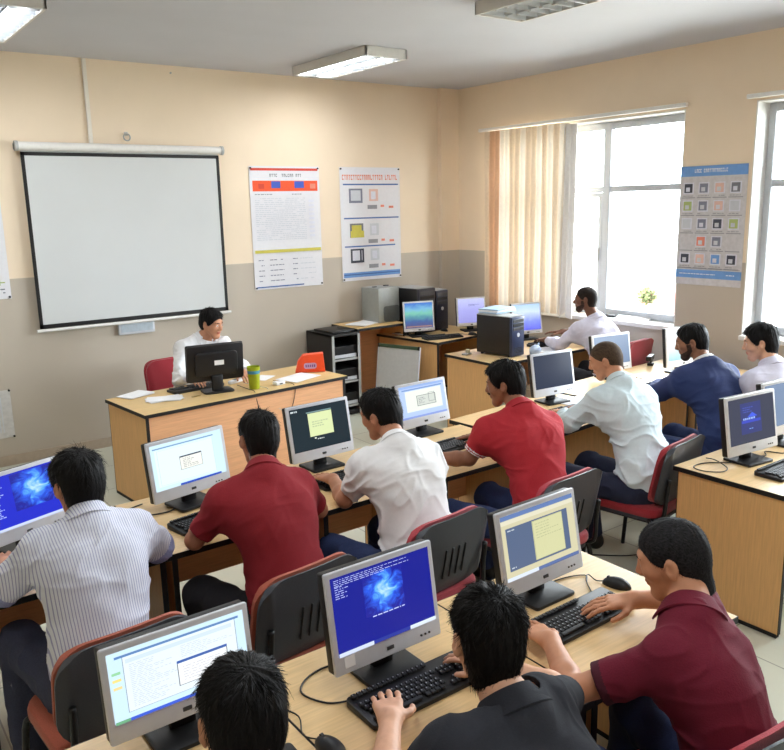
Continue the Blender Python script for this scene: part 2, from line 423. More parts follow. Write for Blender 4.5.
# ------------------------------------------------------------------ chairs
def make_chair(label, fab, loc, rz, plain=False, shell=None):
    t = thing('chair', label, 'chair', loc, rz, 'upholstered visitor chairs')
    b = MB(); b.prism(rrect(.47, .45, .09), 0, .055, bev=.016); b.xform(lambda v: Vector((v.x, v.z, .415+v.y+.012*(1-(v.x/.235)**2)))); b.build('seat', fab, t, 'auto')
    b = MB(); b.prism(rrect(.45, .43, .09), 0, .018); b.xform(lambda v: Vector((v.x, v.z, .398+v.y))); b.build('seat_pan', M_SHELL, t, 'auto')
    # back: curved pad and shell, leaning
    def back(y0, y1, w_, h_, r, bev):
        bb = MB(); bm = bmesh.new()
        out = rrect(w_, h_, r, 6)
        vs = [bm.verts.new((x, 0, z)) for x, z in out]; bm.faces.new(vs)
        bmesh.ops.triangulate(bm, faces=bm.faces[:]); bmesh.ops.subdivide_edges(bm, edges=bm.edges[:], cuts=2, use_grid_fill=True)
        f = bm.faces[:]; r_ = bmesh.ops.extrude_face_region(bm, geom=f)
        for e_ in r_['geom']:
            if isinstance(e_, bmesh.types.BMVert): e_.co.y = 1
        bmesh.ops.recalc_face_normals(bm, faces=bm.faces[:])
        bb.bm(bm)
        def fn(v):
            ed = max(abs(v.x)/(w_/2), abs(v.z)/(h_/2)); rnd = bev*max(0, ed-.8)/.2
            y = (y0+rnd) if v.y < .5 else (y1-rnd)
            y += .35*v.x*v.x
            z = v.z; return Vector((v.x, -.235+y-.20*z, .665+z))
        return bb.xform(fn)
    back(.010, .052, .468, .352, .105, .014).build('back_pad', fab, t, 'auto')
    so = back(-.030, .014, .475, .36, .11, .018).build('back_shell', shell or M_SHELL, t, 'auto')
    if not plain:
        rb = MB()
        for k in range(4):
            xx = -.06+.04*k
            rb.tube([(xx, -.235-.030-.001-.2*z+.35*xx*xx, .665+z) for z in (-.10, -.03, .04)], .0045, 6, smooth=0)
        rb.build('rib', M_TUBE, so, True)
    for s_ in (-1, 1):
        u = MB(); u.tube([(s_*.20, -.15, .405), (s_*.205, -.235, .43), (s_*.20, -.25, .56), (s_*.20, -.262, .66)], .012, 8); u.build('back_upright', M_TUBE, t, True)
        l = MB(); l.tube([(s_*.21, .17, .40), (s_*.235, .20, .36), (s_*.25, .235, .0)], .0125, 8); l.build('leg', M_TUBE, t, True)
        l = MB(); l.tube([(s_*.21, -.15, .40), (s_*.235, -.19, .36), (s_*.25, -.25, .0)], .0125, 8); l.build('leg', M_TUBE, t, True)
        r = MB(); r.tube([(s_*.21, -.16, .398), (s_*.21, .18, .398)], .0125, 8); r.build('seat_rail', M_TUBE, t, True)
    return t
CH = [('black backed chair with rust edge under the striped shirt man', M_RUST, (-5.76, -4.74, 0), 4),
      ('black backed chair with rust edge behind the first red polo man', M_RUST, (-5.075, -4.71, 0), 7),
      ('black backed chair with rose edge behind the white short sleeve shirt', M_PINK, (-4.34, -4.67, 0), 6),
      ('black backed chair with rose edge behind the moustached man in red', M_PINK, (-3.53, -4.65, 0), 4),
      ('red cushioned chair under the pale shirt man, beside the aisle', M_RED, (-2.63, -4.66, 0), 9),
      ('red seated chair mostly hidden under the man in navy jacket', M_RED, (-1.72, -4.62, 0), 8),
      ('chair hidden behind monitors under the rightmost white shirt boy', M_RED, (-1.28, -4.92, 0), 0),
      ('red chair cut off by the lower right corner, behind maroon polo man', M_PINK, (-4.58, -6.27, 0), -4),
      ('nearest chair of the dark shirt man, below the frame', M_RED, (-5.30, -6.47, 0), 0),
      ('nearest chair of the man at the lower left, below the frame', M_RED, (-5.93, -6.47, 0), 0),
      ('chair with rounded dark red back behind the teacher desk', M_RED, (-3.83, -.70, 0), 186),
      ('crimson backed chair under the man by the window', M_RED, (-.58, -2.84, 0), 8)]
for lb, fb_, lc, a in CH:
    ch_ = make_chair(lb, fb_, lc, rad(a), plain='crimson' in lb or 'rounded' in lb, shell=M_RED if 'crimson' in lb or 'rounded' in lb else None)
    if 'crimson' in lb: ch_.scale = (1, 1, 1.12)

# ------------------------------------------------------------------ monitors
SMOKE = picture_glow('smoke_picture', [(.26, (26, 34, 150)), (.46, (40, 90, 225)), (.62, (90, 170, 240)), (.85, (200, 235, 255))], 3.2, 1.5, True)
HILLS = picture_glow('hill_picture', [(.0, (90, 84, 120)), (.25, (70, 96, 150)), (.45, (90, 150, 160)), (.6, (120, 190, 170)), (.75, (120, 180, 210)), (.95, (70, 120, 200))], 4, 1, grad=1)
LAV = picture_glow('lavender_picture', [(.0, (150, 150, 215)), (.5, (165, 165, 228)), (1, (190, 195, 240))], 2, 1, grad=1)
SKYG = picture_glow('sky_picture', [(.0, (92, 96, 225)), (.35, (130, 145, 240)), (.7, (205, 222, 250)), (1, (170, 205, 245))], 2, 1, grad=1)
GLARE = picture_glow('pale_glare', [(.0, (170, 220, 232)), (.25, (215, 236, 240)), (.5, (240, 248, 250))], 2, 1, grad=1, s=1.0)  # white glare on the screen, drawn as emitted colour rather than a picture
def lines(L, u0, u1, v0, v1, n_, c, seed, dens=.8, th=.45):
    r = random.Random(seed); st = (v1-v0)/n_
    for k in range(n_):
        v = v1-(k+.5)*st; u = u0; end = u0+(u1-u0)*(.35+.65*r.random())
        while u < end-.01:
            w_ = min(.01+.04*r.random(), end-u); L.append((u, v-st*th/2, u+w_, v+st*th/2, c)); u += w_+.012
def frame(L, u0, v0, u1, v1, c, t=.006):
    L += [(u0, v0, u1, v0+t, c), (u0, v1-t, u1, v1, c), (u0, v0, u0+t*.8, v1, c), (u1-t*.8, v0, u1, v1, c)]
def content(kind):
    L = []
    if kind == 'smoke_left':
        bgc = (34, 46, 196); L.append((.40, .28, .95, .97, SMOKE)); lines(L, .03, .30, .2, .95, 22, (170, 190, 245), 1); L.append((0, 0, 1, .05, (196, 208, 236)))
    elif kind == 'smoke':
        bgc = (24, 32, 142); L.append((.30, .36, .70, .90, SMOKE)); lines(L, .03, .78, .88, .97, 4, (190, 202, 248), 2, th=.32); lines(L, .03, .20, .72, .89, 6, (180, 192, 245), 3, th=.32); lines(L, .36, .80, .335, .37, 1, (190, 202, 248), 5, th=.4)
        L += [(0, 0, .34, .05, (205, 215, 238)), (.34, 0, .72, .05, (44, 58, 150)), (.72, 0, 1, .05, (214, 226, 240))]
    elif kind == 'dialog_white':
        bgc = (206, 234, 248); L += [(.03, .90, .88, .925, (104, 150, 196)), (.05, .08, .86, .88, (224, 240, 246))]; frame(L, .08, .1, .86, .86, (188, 214, 226))
        L.append((.37, .33, .68, .62, (236, 238, 230))); frame(L, .37, .33, .68, .62, (70, 80, 92)); L.append((.37, .60, .68, .63, (64, 74, 90))); lines(L, .41, .66, .36, .58, 6, (176, 178, 176), 4)
        L += [(.33, 0, .92, .045, (44, 82, 190))]
    elif kind == 'dark_note':
        bgc = (26, 42, 50); L += [(.30, .30, .72, .84, (214, 226, 172)), (.28, .85, .72, .88, (120, 150, 150))]; lines(L, .36, .68, .5, .66, 3, (176, 190, 150), 6)
        lines(L, .42, .62, .2, .25, 1, (220, 230, 230), 7); lines(L, .02, .24, .9, .98, 1, (210, 220, 224), 8); L.append((.37, .24, .40, .27, (230, 235, 220)))
    elif kind == 'paleblue':
        bgc = (178, 200, 240); L += [(.0, .93, 1, 1, (150, 178, 228)), (.06, .86, .95, .90, (120, 152, 206)), (.12, .20, .92, .84, (230, 236, 226)), (.0, .0, 1, .06, (140, 160, 224))]
        L.append((.36, .34, .78, .66, (206, 212, 204))); frame(L, .36, .34, .78, .66, (110, 116, 120), .014); lines(L, .4, .62, .4, .6, 4, (150, 154, 156), 9); frame(L, .62, .42, .76, .70, (120, 124, 130), .01)
    elif kind == 'blank':
        bgc = (44, 52, 72)
    elif kind == 'bluegrey':
        bgc = (120, 140, 170)
    elif kind == 'glare': bgc = (232, 240, 244); L.append((0, 0, 1, 1, GLARE))
    elif kind == 'dark_blue_box':
        bgc = (62, 66, 84); L += [(.25, .2, .70, .88, (56, 64, 120)), (.27, .44, .68, .50, (60, 76, 190))]; lines(L, .30, .68, .50, .56, 1, (150, 180, 250), 10, th=.7); lines(L, .3, .66, .66, .8, 3, (74, 90, 176), 11); lines(L, .42, .56, .28, .33, 1, (110, 150, 220), 12)
        for k in range(6): L.append((.40+.02*k, .56+.018*k, .60-.02*k+.001, .58+.018*k, (70, 96, 226)))
    elif kind == 'light_window':
        bgc = (204, 232, 250)
        L += [(.05, .90, .96, .935, (92, 134, 190)), (.10, .10, .93, .90, (226, 238, 246)), (.12, .80, .9, .86, (206, 224, 240)), (.02, .58, .08, .62, (240, 220, 130)), (.02, .68, .08, .72, (150, 210, 160)), (.02, .47, .08, .51, (236, 216, 150))]
        frame(L, .10, .10, .93, .93, (110, 130, 156), .005); lines(L, .14, .50, .16, .78, 24, (196, 206, 220), 13, th=.35); lines(L, .5, .9, .62, .8, 7, (200, 210, 222), 14, th=.35)
        L.append((.46, .22, .84, .58, (238, 242, 244))); frame(L, .46, .22, .84, .58, (60, 70, 92), .007); L.append((.46, .55, .84, .59, (64, 98, 170))); lines(L, .5, .8, .27, .5, 6, (206, 206, 214), 15, th=.3)
        L += [(0, .0, 1, .045, (64, 96, 210)), (.0, .0, .1, .045, (110, 170, 130))]
    elif kind == 'beige':
        bgc = (206, 200, 166); L += [(0, .93, 1, 1, (98, 124, 176)), (.0, .86, 1, .925, (218, 214, 190)), (.05, .14, .90, .80, (86, 102, 132)), (.40, .17, .82, .78, (206, 206, 160)), (0, 0, .42, .055, (214, 224, 240)), (.42, 0, 1, .055, (92, 112, 160))]
        lines(L, .44, .8, .48, .74, 6, (176, 180, 140), 16, th=.25); lines(L, .07, .2, .74, .78, 1, (190, 200, 210), 17); lines(L, .07, .2, .17, .21, 1, (190, 200, 210), 18); frame(L, .40, .17, .82, .78, (150, 152, 120), .005)
    elif kind == 'hills': bgc = (90, 150, 190); L.append((0, 0, 1, 1, HILLS)); L.append((.04, .04, .96, .09, (150, 120, 120)))
    elif kind == 'lavender': bgc = (160, 160, 220); L.append((0, 0, 1, 1, LAV)); lines(L, .4, .95, .68, .78, 2, (110, 110, 170), 19)
    else: bgc = (150, 160, 240); L.append((0, 0, 1, 1, SKYG))
    return bgc, L
def monitor(label, x, y, z, yw, tilt, W_, H_, kind, bez=None, thick=.055, chin=.056, side=.017, bright=1.0, group='student computer monitors', sticker=False):
    """x,y,z is the lower front edge of the panel; the foot stands on the table below"""
    tz = z-.06
    bez = bez or M_SILVER
    t = thing('monitor', label, 'monitor', (x, y, tz), rad(yw), group)
    Rt = Matrix.Rotation(-rad(tilt), 3, 'X')     # top leans back (+y)
    up_ = lambda p: Rt @ Vector(p)+Vector((0, 0, .06))
    b = MB(); b.prism(rrect(W_, H_, .007, 3, 0, H_/2), .0, .014, bev=.004)
    # bezel as a ring: outer shell then the recessed screen sits 2 mm in front
    b.xform(up_); b.build('bezel', bez, t, 'auto')
    b = MB(); b.prism(rrect(W_-.003, H_-.003, .007, 3, 0, H_/2), .014, .046, bev=.003); b.prism(rrect(W_*.72, H_*.7, .03, 4, 0, H_*.5), .046, thick+.02, bev=.012); b.xform(up_); b.build('back_casing', M_BLK, t, 'auto')
    bgc, L = content(kind)
    sw, sh = W_-2*side, H_-side-chin
    mats = [glow(bgc, bright)]; idx = {}
    s = MB(); P = lambda u, v, d: up_((-sw/2+u*sw, -.0006-d, chin+v*sh))
    s.quad(P(0, 0, 0), P(1, 0, 0), P(1, 1, 0), P(0, 1, 0), 0, True)
    for k, (u0, v0, u1, v1, c) in enumerate(L):
        mm = c if not isinstance(c, tuple) else glow(c, bright)
        if mm.name not in idx: idx[mm.name] = len(mats); mats.append(mm)
        d = .0003+.00004*k
        s.quad(P(u0, v0, d), P(u1, v0, d), P(u1, v1, d), P(u0, v1, d), idx[mm.name], True)
    s.build('screen', mats, t)
    q = MB(); q.box((0, 0, 0), (.026, .004, .012), bev=.003); q.xform(lambda v: up_(v+Vector((0, -.001, chin*.45)))); q.build('badge', M_DARKG, t)
    for k in range(3):
        q = MB(); q.cyl((0, 0, 0), (0, -.003, 0), .0035, n=10); q.xform(lambda v: up_(v+Vector((W_*.3+k*.016, 0, chin*.4)))); q.build('button', M_DARKG, t, 'auto')
    if sticker:
        q = MB(); q.box((-W_*.37, -.0012, chin*.62), (.036, .001, .034)); q.xform(up_); q.build('sticker', M_PAPER, t)
    q = MB(); q.box((0, .055, .075), (.075, .03, .15), bev=.008); q.build('neck', M_BLK, t, 'auto')
    q = MB(); q.prism(rrect(.205, .17, .012, 4), 0, .014, bev=.004); q.xform(lambda v: Vector((v.x, v.z+.035, v.y))); q.build('foot', M_BLK, t, 'auto')
    return t
MON = [('monitor with royal blue smoke picture at the left edge', -5.79, -3.89, .81, 20, 11, .40, .30, 'smoke_left'),
       ('monitor with white screen and small dialog box, left of the red polo man', -5.04, -3.86, .815, 11, 9, .43, .29, 'dialog_white'),
       ('monitor with dark screen and yellowish note in its middle', -4.25, -3.78, .81, 2, 11, .402, .307, 'dark_note'),
       ('monitor with pale blue screen beside the white short sleeve shirt', -3.41, -3.63, .81, 2, 12, .40, .275, 'paleblue'),
       ('monitor with blank dark grey screen before the pale shirt man', -2.22, -3.62, .81, -5, 10, .388, .308, 'blank'),
       ('monitor with bluish grey screen half hidden by the cropped head', -1.26, -3.37, .81, -8, 9, .40, .30, 'bluegrey'),
       ('monitor with glaring white screen facing the navy jacket man', -.69, -3.63, .81, -8, 6, .383, .324, 'glare'),
       ('monitor with dim screen and blue box on the right edge desk', -2.42, -5.215, .81, -6, 9, .412, .318, 'dark_blue_box'),
       ('monitor cut off by the right edge of the picture', -1.95, -5.15, .81, -4, 9, .405, .315, 'bluegrey'),
       ('big light screen at the lower left behind the nearest head', -5.75, -5.49, .81, 0, 8, .415, .258, 'light_window'),
       ('nearest monitor with royal blue screen, smoke picture and white sticker', -5.14, -5.59, .81, 0, 9, .398, .309, 'smoke'),
       ('monitor with beige screen and grey window before the maroon polo man', -4.42, -5.56, .81, 1, 11, .41, .303, 'beige')]
for i, a in enumerate(MON): monitor(*a, sticker=(i == 10), bez=M_WHITEP if i in (5, 6, 7, 8) else None)
GW = 'white monitors on the back right desks'
monitor('white monitor showing a green and blue landscape', -1.10, -.66, .81, -20, 8, .350, .325, 'hills', M_WHITEP, group=GW, chin=.035)
monitor('white monitor with lavender screen in the far corner', -.43, -.76, .81, -21, 7, .345, .32, 'lavender', M_WHITEP, group=GW, chin=.035)
monitor('white monitor with light to violet screen, right of the black tower', -.40, -1.60, .81, -14, 9, .351, .326, 'skyg', M_WHITEP, group=GW, chin=.04)
# teacher's monitor, seen from behind
t = thing('monitor', 'black flat monitor seen from behind on the teacher desk', 'monitor', (-3.905, -1.605, .75), rad(172))
Rt = Matrix.Rotation(-rad(6), 3, 'X'); up_ = lambda p: Rt @ Vector(p)+Vector((0, 0, .085))
b = MB(); b.prism(rrect(.455, .295, .012, 3, 0, .1475), -.03, -.008, bev=.004); b.xform(up_); b.build('bezel', M_BLK, t, 'auto')
b = MB(); b.prism(rrect(.45, .29, .02, 3, 0, .1475), -.008, .012, bev=.006); b.prism(rrect(.34, .19, .03, 4, 0, .145), .012, .038, bev=.012); b.xform(up_); b.build('back_casing', mat('monitor_back', (34, 34, 37), .35, .06), t, 'auto')
b = MB(); b.quad(*[up_(p) for p in ((-.21, -.0306, .03), (.21, -.0306, .03), (.21, -.0306, .28), (-.21, -.0306, .28))]); b.build('screen', glow((150, 190, 230)), t)
b = MB(); b.box((-.02, .0385, .155), (.075, .001, .038)); b.xform(up_); b.build('sticker', M_PAPER, t)
b = MB(); b.box((0, .035, .07), (.09, .035, .14), bev=.012); b.build('neck', M_BLK, t, 'auto')
b = MB(); b.prism(rrect(.24, .17, .03, 4), 0, .016, bev=.005); b.xform(lambda v: Vector((v.x, v.z+.02, v.y))); b.build('foot', M_BLK, t, 'auto')

# ------------------------------------------------------------------ keyboards, mice
def keyboard(label, x, y, rz, z=.75, w_=.44, d_=.152, body=None):
    t = thing('keyboard', label, 'keyboard', (x, y, z), rad(rz), 'black keyboards')
    sl = lambda v: Vector((v.x, v.y, v.z+.06*(v.y+d_/2)*(1 if v.z > .004 else 0)))
    b = MB(); b.prism(rrect(w_, d_, .014, 3), 0, .016, bev=.004); b.xform(lambda v: Vector((v.x, v.z, v.y))); b.xform(sl); b.build('keyboard_body', body or M_BLK, t, 'auto')
    k_ = w_/.45
    def bank(name, x0, y0, nx, ny, stagger=False, skip=()):
        q = MB(); pit = .0185*k_; r = random.Random(3)
        for j in range(ny):
            for i in range(nx):
                if (i, j) in skip: continue
                xx = x0+(i+.5)*pit+(stagger*.25*pit*(ny-1-j) if stagger else 0)
                if stagger and xx > x0+nx*pit-pit*.4: continue
                yy = y0+(j+.5)*pit
                sp = 1
                q.box((xx, yy, .0225), (pit*.84, pit*.84, .009), 0, .002, seg=1)
                q.box((xx-.003*k_, yy+.002, .0272), (pit*.2, pit*.24, .0004), 1)
        if name == 'letter_keys': q.box((x0+6.2*pit, y0-.5*pit, .0225), (6*pit, pit*.84, .009), 0, .002, seg=1)
        if name == 'letter_keys':
            for i in list(range(0, 3))+list(range(10, 14)): q.box((x0+(i+.5)*pit, y0-.5*pit, .0225), (pit*.86, pit*.84, .009), 0, .002, seg=1)
        q.xform(sl); q.build(name, [M_KEY, M_KEYTOP], t)
    x0 = -w_/2+.012
    bank('letter_keys', x0, -d_/2+.012+.0185*k_, 15, 4, True)
    bank('function_keys', x0, d_/2-.026, 15, 1)
    bank('arrow_keys', x0+15.4*.0185*k_, -d_/2+.012, 3, 2, skip=((0, 1), (2, 1)))
    bank('navigation_keys', x0+15.4*.0185*k_, -d_/2+.012+.0185*3*k_, 3, 2)
    bank('number_pad', x0+18.7*.0185*k_, -d_/2+.012, 4, 5)
    return t
KB = [('black keyboard at the left edge before the striped shirt man', -5.83, -4.10, 12), ('black keyboard left of the first red polo man', -5.03, -4.08, 10),
      ('black keyboard behind the arm of the white short sleeve shirt', -4.24, -4.02, 4), ('black keyboard under the hand of the moustached man in red', -3.46, -3.95, 4),
      ('black keyboard under the hands of the pale shirt man', -2.42, -3.87, 4), ('black keyboard under the hand of the navy jacket man', -1.26, -3.80, 4),
      ('black keyboard on the right edge desk', -2.40, -5.40, 0), ('black keyboard hidden by the nearest head at lower left', -5.78, -5.78, 0),
      ('large black keyboard under the hand of the dark shirt man', -5.125, -5.715, 0), ('large black keyboard under both hands of the maroon polo man', -4.45, -5.735, 1),
      ('dark keyboard in front of the landscape monitor', -.98, -.90, -12), ('grey keyboard in front of the man by the window', -.50, -1.97, -8),
      ('black keyboard on the teacher desk left of the monitor', -4.0, -1.42, 186)]
for lb, x, y, a in KB: keyboard(lb, x, y, a)
def mouse(label, x, y, rz, pts, z=.75):
    t = thing('mouse', label, 'mouse', (x, y, z), rad(rz), 'black computer mice')
    bm = bmesh.new(); bmesh.ops.create_uvsphere(bm, u_segments=20, v_segments=12, radius=1)
    for v in bm.verts:
        p = v.co; v.co = Vector((p.x*.03*(1-.12*p.y), p.y*.055, max(0, p.z)*.034+.002))
    b = MB(); b.bm(bm); b.build('mouse_body', M_BLK, t, True)
    b = MB(); b.cyl((-.004, .032, .029), (.004, .032, .029), .006, n=12); b.build('scroll_wheel', M_DARKG, t, 'auto')
    b = MB(); b.tube([(0, .052, .008)]+pts, .0022, 6); b.build('cable', M_TUBE, t, True)
mouse('black mouse at the bottom edge near the blue screen', -5.48, -5.775, 10, [(-.01, .10, .004), (.035, .17, .003), (.02, .24, .003), (-.03, .30, .003), (-.05, .40, .003)])
mouse('black mouse right of the large keyboard of the maroon polo man', -4.15, -5.66, 20, [(0, .08, .004), (.0, .11, .02), (-.05, .10, .02), (-.10, .06, .004), (-.04, .10, .006), (.02, .13, .004), (-.06, .20, .003), (-.2, .24, .003), (-.3, .2, .003)])
mouse('black mouse beside the computer towers at the back', -.66, -.55, 0, [(0, .08, .004), (.03, .15, .003)])
mouse('small mouse right of the dark keyboard in the back corner', -.62, -.98, 20, [(0, .08, .004), (.03, .2, .003)])

# ------------------------------------------------------------------ loose cables
M_CABLE = mat('cable', (30, 28, 30), .5)
M_CABLEW = mat('cable_white', (190, 186, 178), .5)
def cable(label, pts, r=.003, m=None):
    b = MB(); b.tube(pts, r, 7, smooth=6); o = b.build('cable', m or M_CABLE, None, True); return tag(o, label, 'cable', 'loose cables')
cable('black cable looping on the right edge desk left of its monitor', [(-2.52, -5.15, .755), (-2.64, -5.06, .754), (-2.74, -5.06, .754), (-2.76, -5.13, .754), (-2.70, -5.2, .754), (-2.62, -5.18, .754), (-2.60, -5.10, .772), (-2.56, -5.02, .756)])
cable('thin cable tangled on the right edge desk right of the monitor', [(-2.36, -5.12, .755), (-2.28, -5.2, .754), (-2.2, -5.16, .754), (-2.16, -5.24, .754), (-2.08, -5.22, .754)])
cable('black cable behind the foot of the nearest blue monitor', [(-5.1, -5.50, .76), (-5.3, -5.44, .754), (-5.41, -5.50, .754), (-5.38, -5.60, .754), (-5.30, -5.64, .755)])
cable('black cable curving beside the pale window monitor of the red polo man', [(-5.24, -3.68, .754), (-5.34, -3.72, .754), (-5.38, -3.8, .754), (-5.2, -3.86, .754), (-5.12, -3.84, .758)])
cable('white cable hanging over the front of the teacher desk', [(-3.62, -1.5, .756), (-3.60, -1.70, .757), (-3.57, -1.81, .758), (-3.57, -1.845, .73), (-3.53, -1.86, .62), (-3.46, -1.86, .56)], .003, M_CABLEW)
cable('dark cable hanging in a loop on the teacher desk front', [(-3.70, -1.55, .756), (-3.70, -1.75, .757), (-3.70, -1.85, .757), (-3.70, -1.88, .70), (-3.66, -1.88, .56), (-3.58, -1.88, .52)], .0028)
cable('second dark cable looping down the teacher desk front beside the cup', [(-3.40, -1.6, .756), (-3.36, -1.74, .757), (-3.34, -1.83, .757), (-3.34, -1.855, .70), (-3.38, -1.86, .58), (-3.44, -1.86, .54)], .0028)
cable('dark cable lying on the floor in the aisle', [(-2.9, -4.2, .004), (-2.6, -4.5, .004), (-2.45, -4.6, .004), (-2.4, -4.75, .004), (-2.55, -4.85, .004), (-2.6, -5.0, .004)], .004)
# ------------------------------------------------------------------ wall things
M_SCREEN = mat('projection_cloth', (206, 209, 210), .85, .02, 2)
t = thing('projector_screen', 'white pull down projector screen with black border on the wall', 'projector screen', (-3.93, -.068, 2.70))
b = MB(); b.tube([(-.90, 0, 0), (.90, 0, 0)], .036, 16); b.build('housing', M_WHITE, t, 'auto')
for s_ in (-1, 1):
    b = MB(); b.cyl((s_*.90, 0, 0), (s_*.925, 0, 0), .042, n=16); b.box((s_*.915, .03, .0), (.02, .06, .05)); b.build('end_cap', M_GREY, t, 'auto')
b = MB(); b.box((0, .01, -.775), (1.76, .002, 1.49)); b.build('cloth', M_SCREEN, t)
b = MB()
for (x0, x1, z0, z1) in ((-.885, -.855, -1.53, -.045), (.855, .885, -1.53, -.045), (-.885, .885, -.075, -.045), (-.885, .885, -1.53, -1.495)):
    b.box(((x0+x1)/2, .0085, (z0+z1)/2), (x1-x0, .002, z1-z0))
b.build('black_border', M_EDGE, t)
b = MB(); b.tube([(-.91, .01, -1.548), (.91, .01, -1.548)], .014, 12); b.build('weight_bar', M_WHITE, t, 'auto')
t = thing('marker_tray', 'small white framed tray under the lower edge of projector screen', 'tray', (-3.965, 0, 1.09))
b = MB(); b.box((0, -.02, 0), (.34, .04, .11), bev=.008); b.build('tray_body', M_SILVER, t, 'auto')
b = MB(); b.box((0, -.042, .004), (.30, .004, .072), bev=.002); b.build('tray_inset', mat('tray_inset', (178, 190, 200), .4), t)
t = thing('wall_hook', 'small metal ring hook above the projector screen', 'hook', (-3.90, 0, 2.80))
b = MB(); b.tube([(.03*math.cos(a*PI/8), -.025, .03*math.sin(a*PI/8)) for a in range(17)], .006, 8, smooth=2); b.build('ring', M_GREY, t, True)
b = MB(); b.cyl((0, 0, .03), (0, -.03, .03), .006); b.box((0, -.004, .03), (.03, .008, .03)); b.build('peg', M_GREY, t)
b = MB(); b.box((0, 0, 0), (.035, .02, .70), bev=.003); o = b.build('cable_conduit', M_WALL if False else mat('conduit', (232, 226, 216), .5, .02, 4), None); o.location = (-4.215, -.011, 3.09); tag(o, 'pale vertical cable conduit on the wall above projector screen', 'conduit')
b = MB(); b.cyl((0, 0, 0), (0, -.012, 0), .008); o = b.build('wall_nail', M_GREY); o.location = (-3.44, 0, 3.38); tag(o, 'tiny nail high on the cream back wall', 'nail')

def panel_thing(name, label, cat, P0, P1, z0, z1, draw, base, pins=True, group=None, curl=0.0, skew=0.0):
    """flat sheet between wall points P0..P1 (x,y), printed patches as raised films"""
    P0, P1 = Vector((P0[0], P0[1], 0)), Vector((P1[0], P1[1], 0)); u = (P1-P0); wd = u.length; u.normalize(); nrm = u.cross(Vector((0, 0, 1)))
    t = thing(name, label, cat, (P0.x, P0.y, z0), 0, group); hh = z1-z0
    def P(a, v, d): 
        bow = curl*(4*(a-.5)**2*.4+(1-v)**2)
        q = u*(a*wd)+Vector((0, 0, v*hh+skew*a*(v-.5)))+nrm*(d+.006+bow); return q
    mats = [base]; idx = {}; b = MB()
    def patch(a0, v0, a1, v1, d, mi, N=8):
        for i in range(N):
            for j in range(N):
                A0, A1 = a0+(a1-a0)*i/N, a0+(a1-a0)*(i+1)/N; V0, V1 = v0+(v1-v0)*j/N, v0+(v1-v0)*(j+1)/N
                b.quad(P(A0, V0, d), P(A1, V0, d), P(A1, V1, d), P(A0, V1, d), mi)
    patch(0, 0, 1, 1, 0, 0, 12); patch(1, 0, 0, 1, -.0012, 0, 12)
    for k, (a0, v0, a1, v1, m) in enumerate(draw):
        if m.name not in idx: idx[m.name] = len(mats); mats.append(m)
        patch(a0, v0, a1, v1, .0006+.00003*k, idx[m.name], 4 if (a1-a0) > .3 or (v1-v0) > .3 else 1)
    b.build('sheet', mats, t)
    if pins:
        for a, v in ((.02, .985), (.98, .985), (.02, .015), (.98, .015)):
            q = MB(); c0 = P(a, v, -.004); q.cyl(c0, c0+nrm*.014, .009, n=10); q.build('pin', M_EDGE, t, 'auto')
    return t
C_ = lambda n_, rgb: mat(n_, rgb, .85, .04)
RED_, BLU_, YEL_, ORG_ = C_('print_red', (206, 74, 58)), C_('print_blue', (72, 96, 190)), C_('print_yellow', (206, 196, 92)), C_('print_orange', (232, 92, 56))
NAV_, LGR_, MGR_, PIC_, PAL_, CYA_ = C_('print_navy', (76, 108, 168)), C_('print_lightgrey', (206, 210, 218)), C_('print_midgrey', (118, 122, 132)), C_('print_picture', (128, 132, 150)), C_('print_pale', (222, 224, 236)), C_('print_sky', (112, 156, 214))
CORAL_ = C_('print_coral', (226, 138, 118)); SALM_ = C_('print_salmon', (226, 190, 180)); DKP_ = C_('print_dark', (70, 74, 88)); GRN_ = C_('print_green', (170, 186, 120))
def glyphs(D, a0, a1, v0, v1, m, seed, n_=14):
    r = random.Random(seed); st = (a1-a0)/n_
    for k in range(n_):      # blocks standing for illegible capitals
        x = a0+k*st
        if r.random() < .12: continue
        s_ = r.randint(0, 3); w_ = st*.72; t_ = st*.24; h_ = (v1-v0)
        if s_ != 3: D.append((x, v0, x+t_, v1, m))
        if s_ in (0, 1): D.append((x, v1-h_*.25, x+w_, v1, m))
        if s_ in (1, 2): D.append((x, v0, x+w_, v0+h_*.25, m))
        if s_ == 0: D.append((x+w_-t_, v0, x+w_, v1, m))
        if s_ == 3: D += [(x+w_/2-t_/2, v0, x+w_/2+t_/2, v1, m), (x, v1-h_*.25, x+w_, v1, m)]
def tl(D, a0, a1, v0, v1, n_, m, seed, th=.35):
    r = random.Random(seed); st = (v1-v0)/n_
    for k in range(n_):
        v = v1-(k+.5)*st; u_ = a0
        while u_ < a1-.01:
            w_ = min(.015+.05*r.random(), a1-u_)
            if r.random() < .88: D.append((u_, v-st*th/2, u_+w_, v+st*th/2, m))
            u_ += w_+.01
D = [(.02, .965, .98, .985, RED_), (.04, .80, .97, .885, ORG_), (.30, .825, .43, .88, BLU_), (.63, .825, .77, .88, BLU_), (.12, .82, .2, .86, RED_), (.86, .82, .94, .86, CORAL_)]
glyphs(D, .28, .74, .915, .94, MGR_, 1, 16); tl(D, .06, .78, .40, .75, 22, LGR_, 2); tl(D, .06, .3, .765, .785, 1, INK_ if False else M_INK, 3); tl(D, .58, .72, .765, .785, 1, M_INK, 4)
for k in range(9): D.append((.82, .42+.036*k, .90, .44+.036*k, PAL_))
D += [(.02, .30, .98, .325, YEL_)]
for k in range(5):
    tl(D, .06, .14, .06+.043*k, .08+.043*k, 1, PIC_, 5+k); tl(D, .22, .42, .06+.043*k, .08+.043*k, 1, PIC_, 15+k); tl(D, .55, .62, .06+.043*k, .08+.043*k, 1, PIC_, 25+k); tl(D, .66, .9, .06+.043*k, .08+.043*k, 1, LGR_, 35+k)
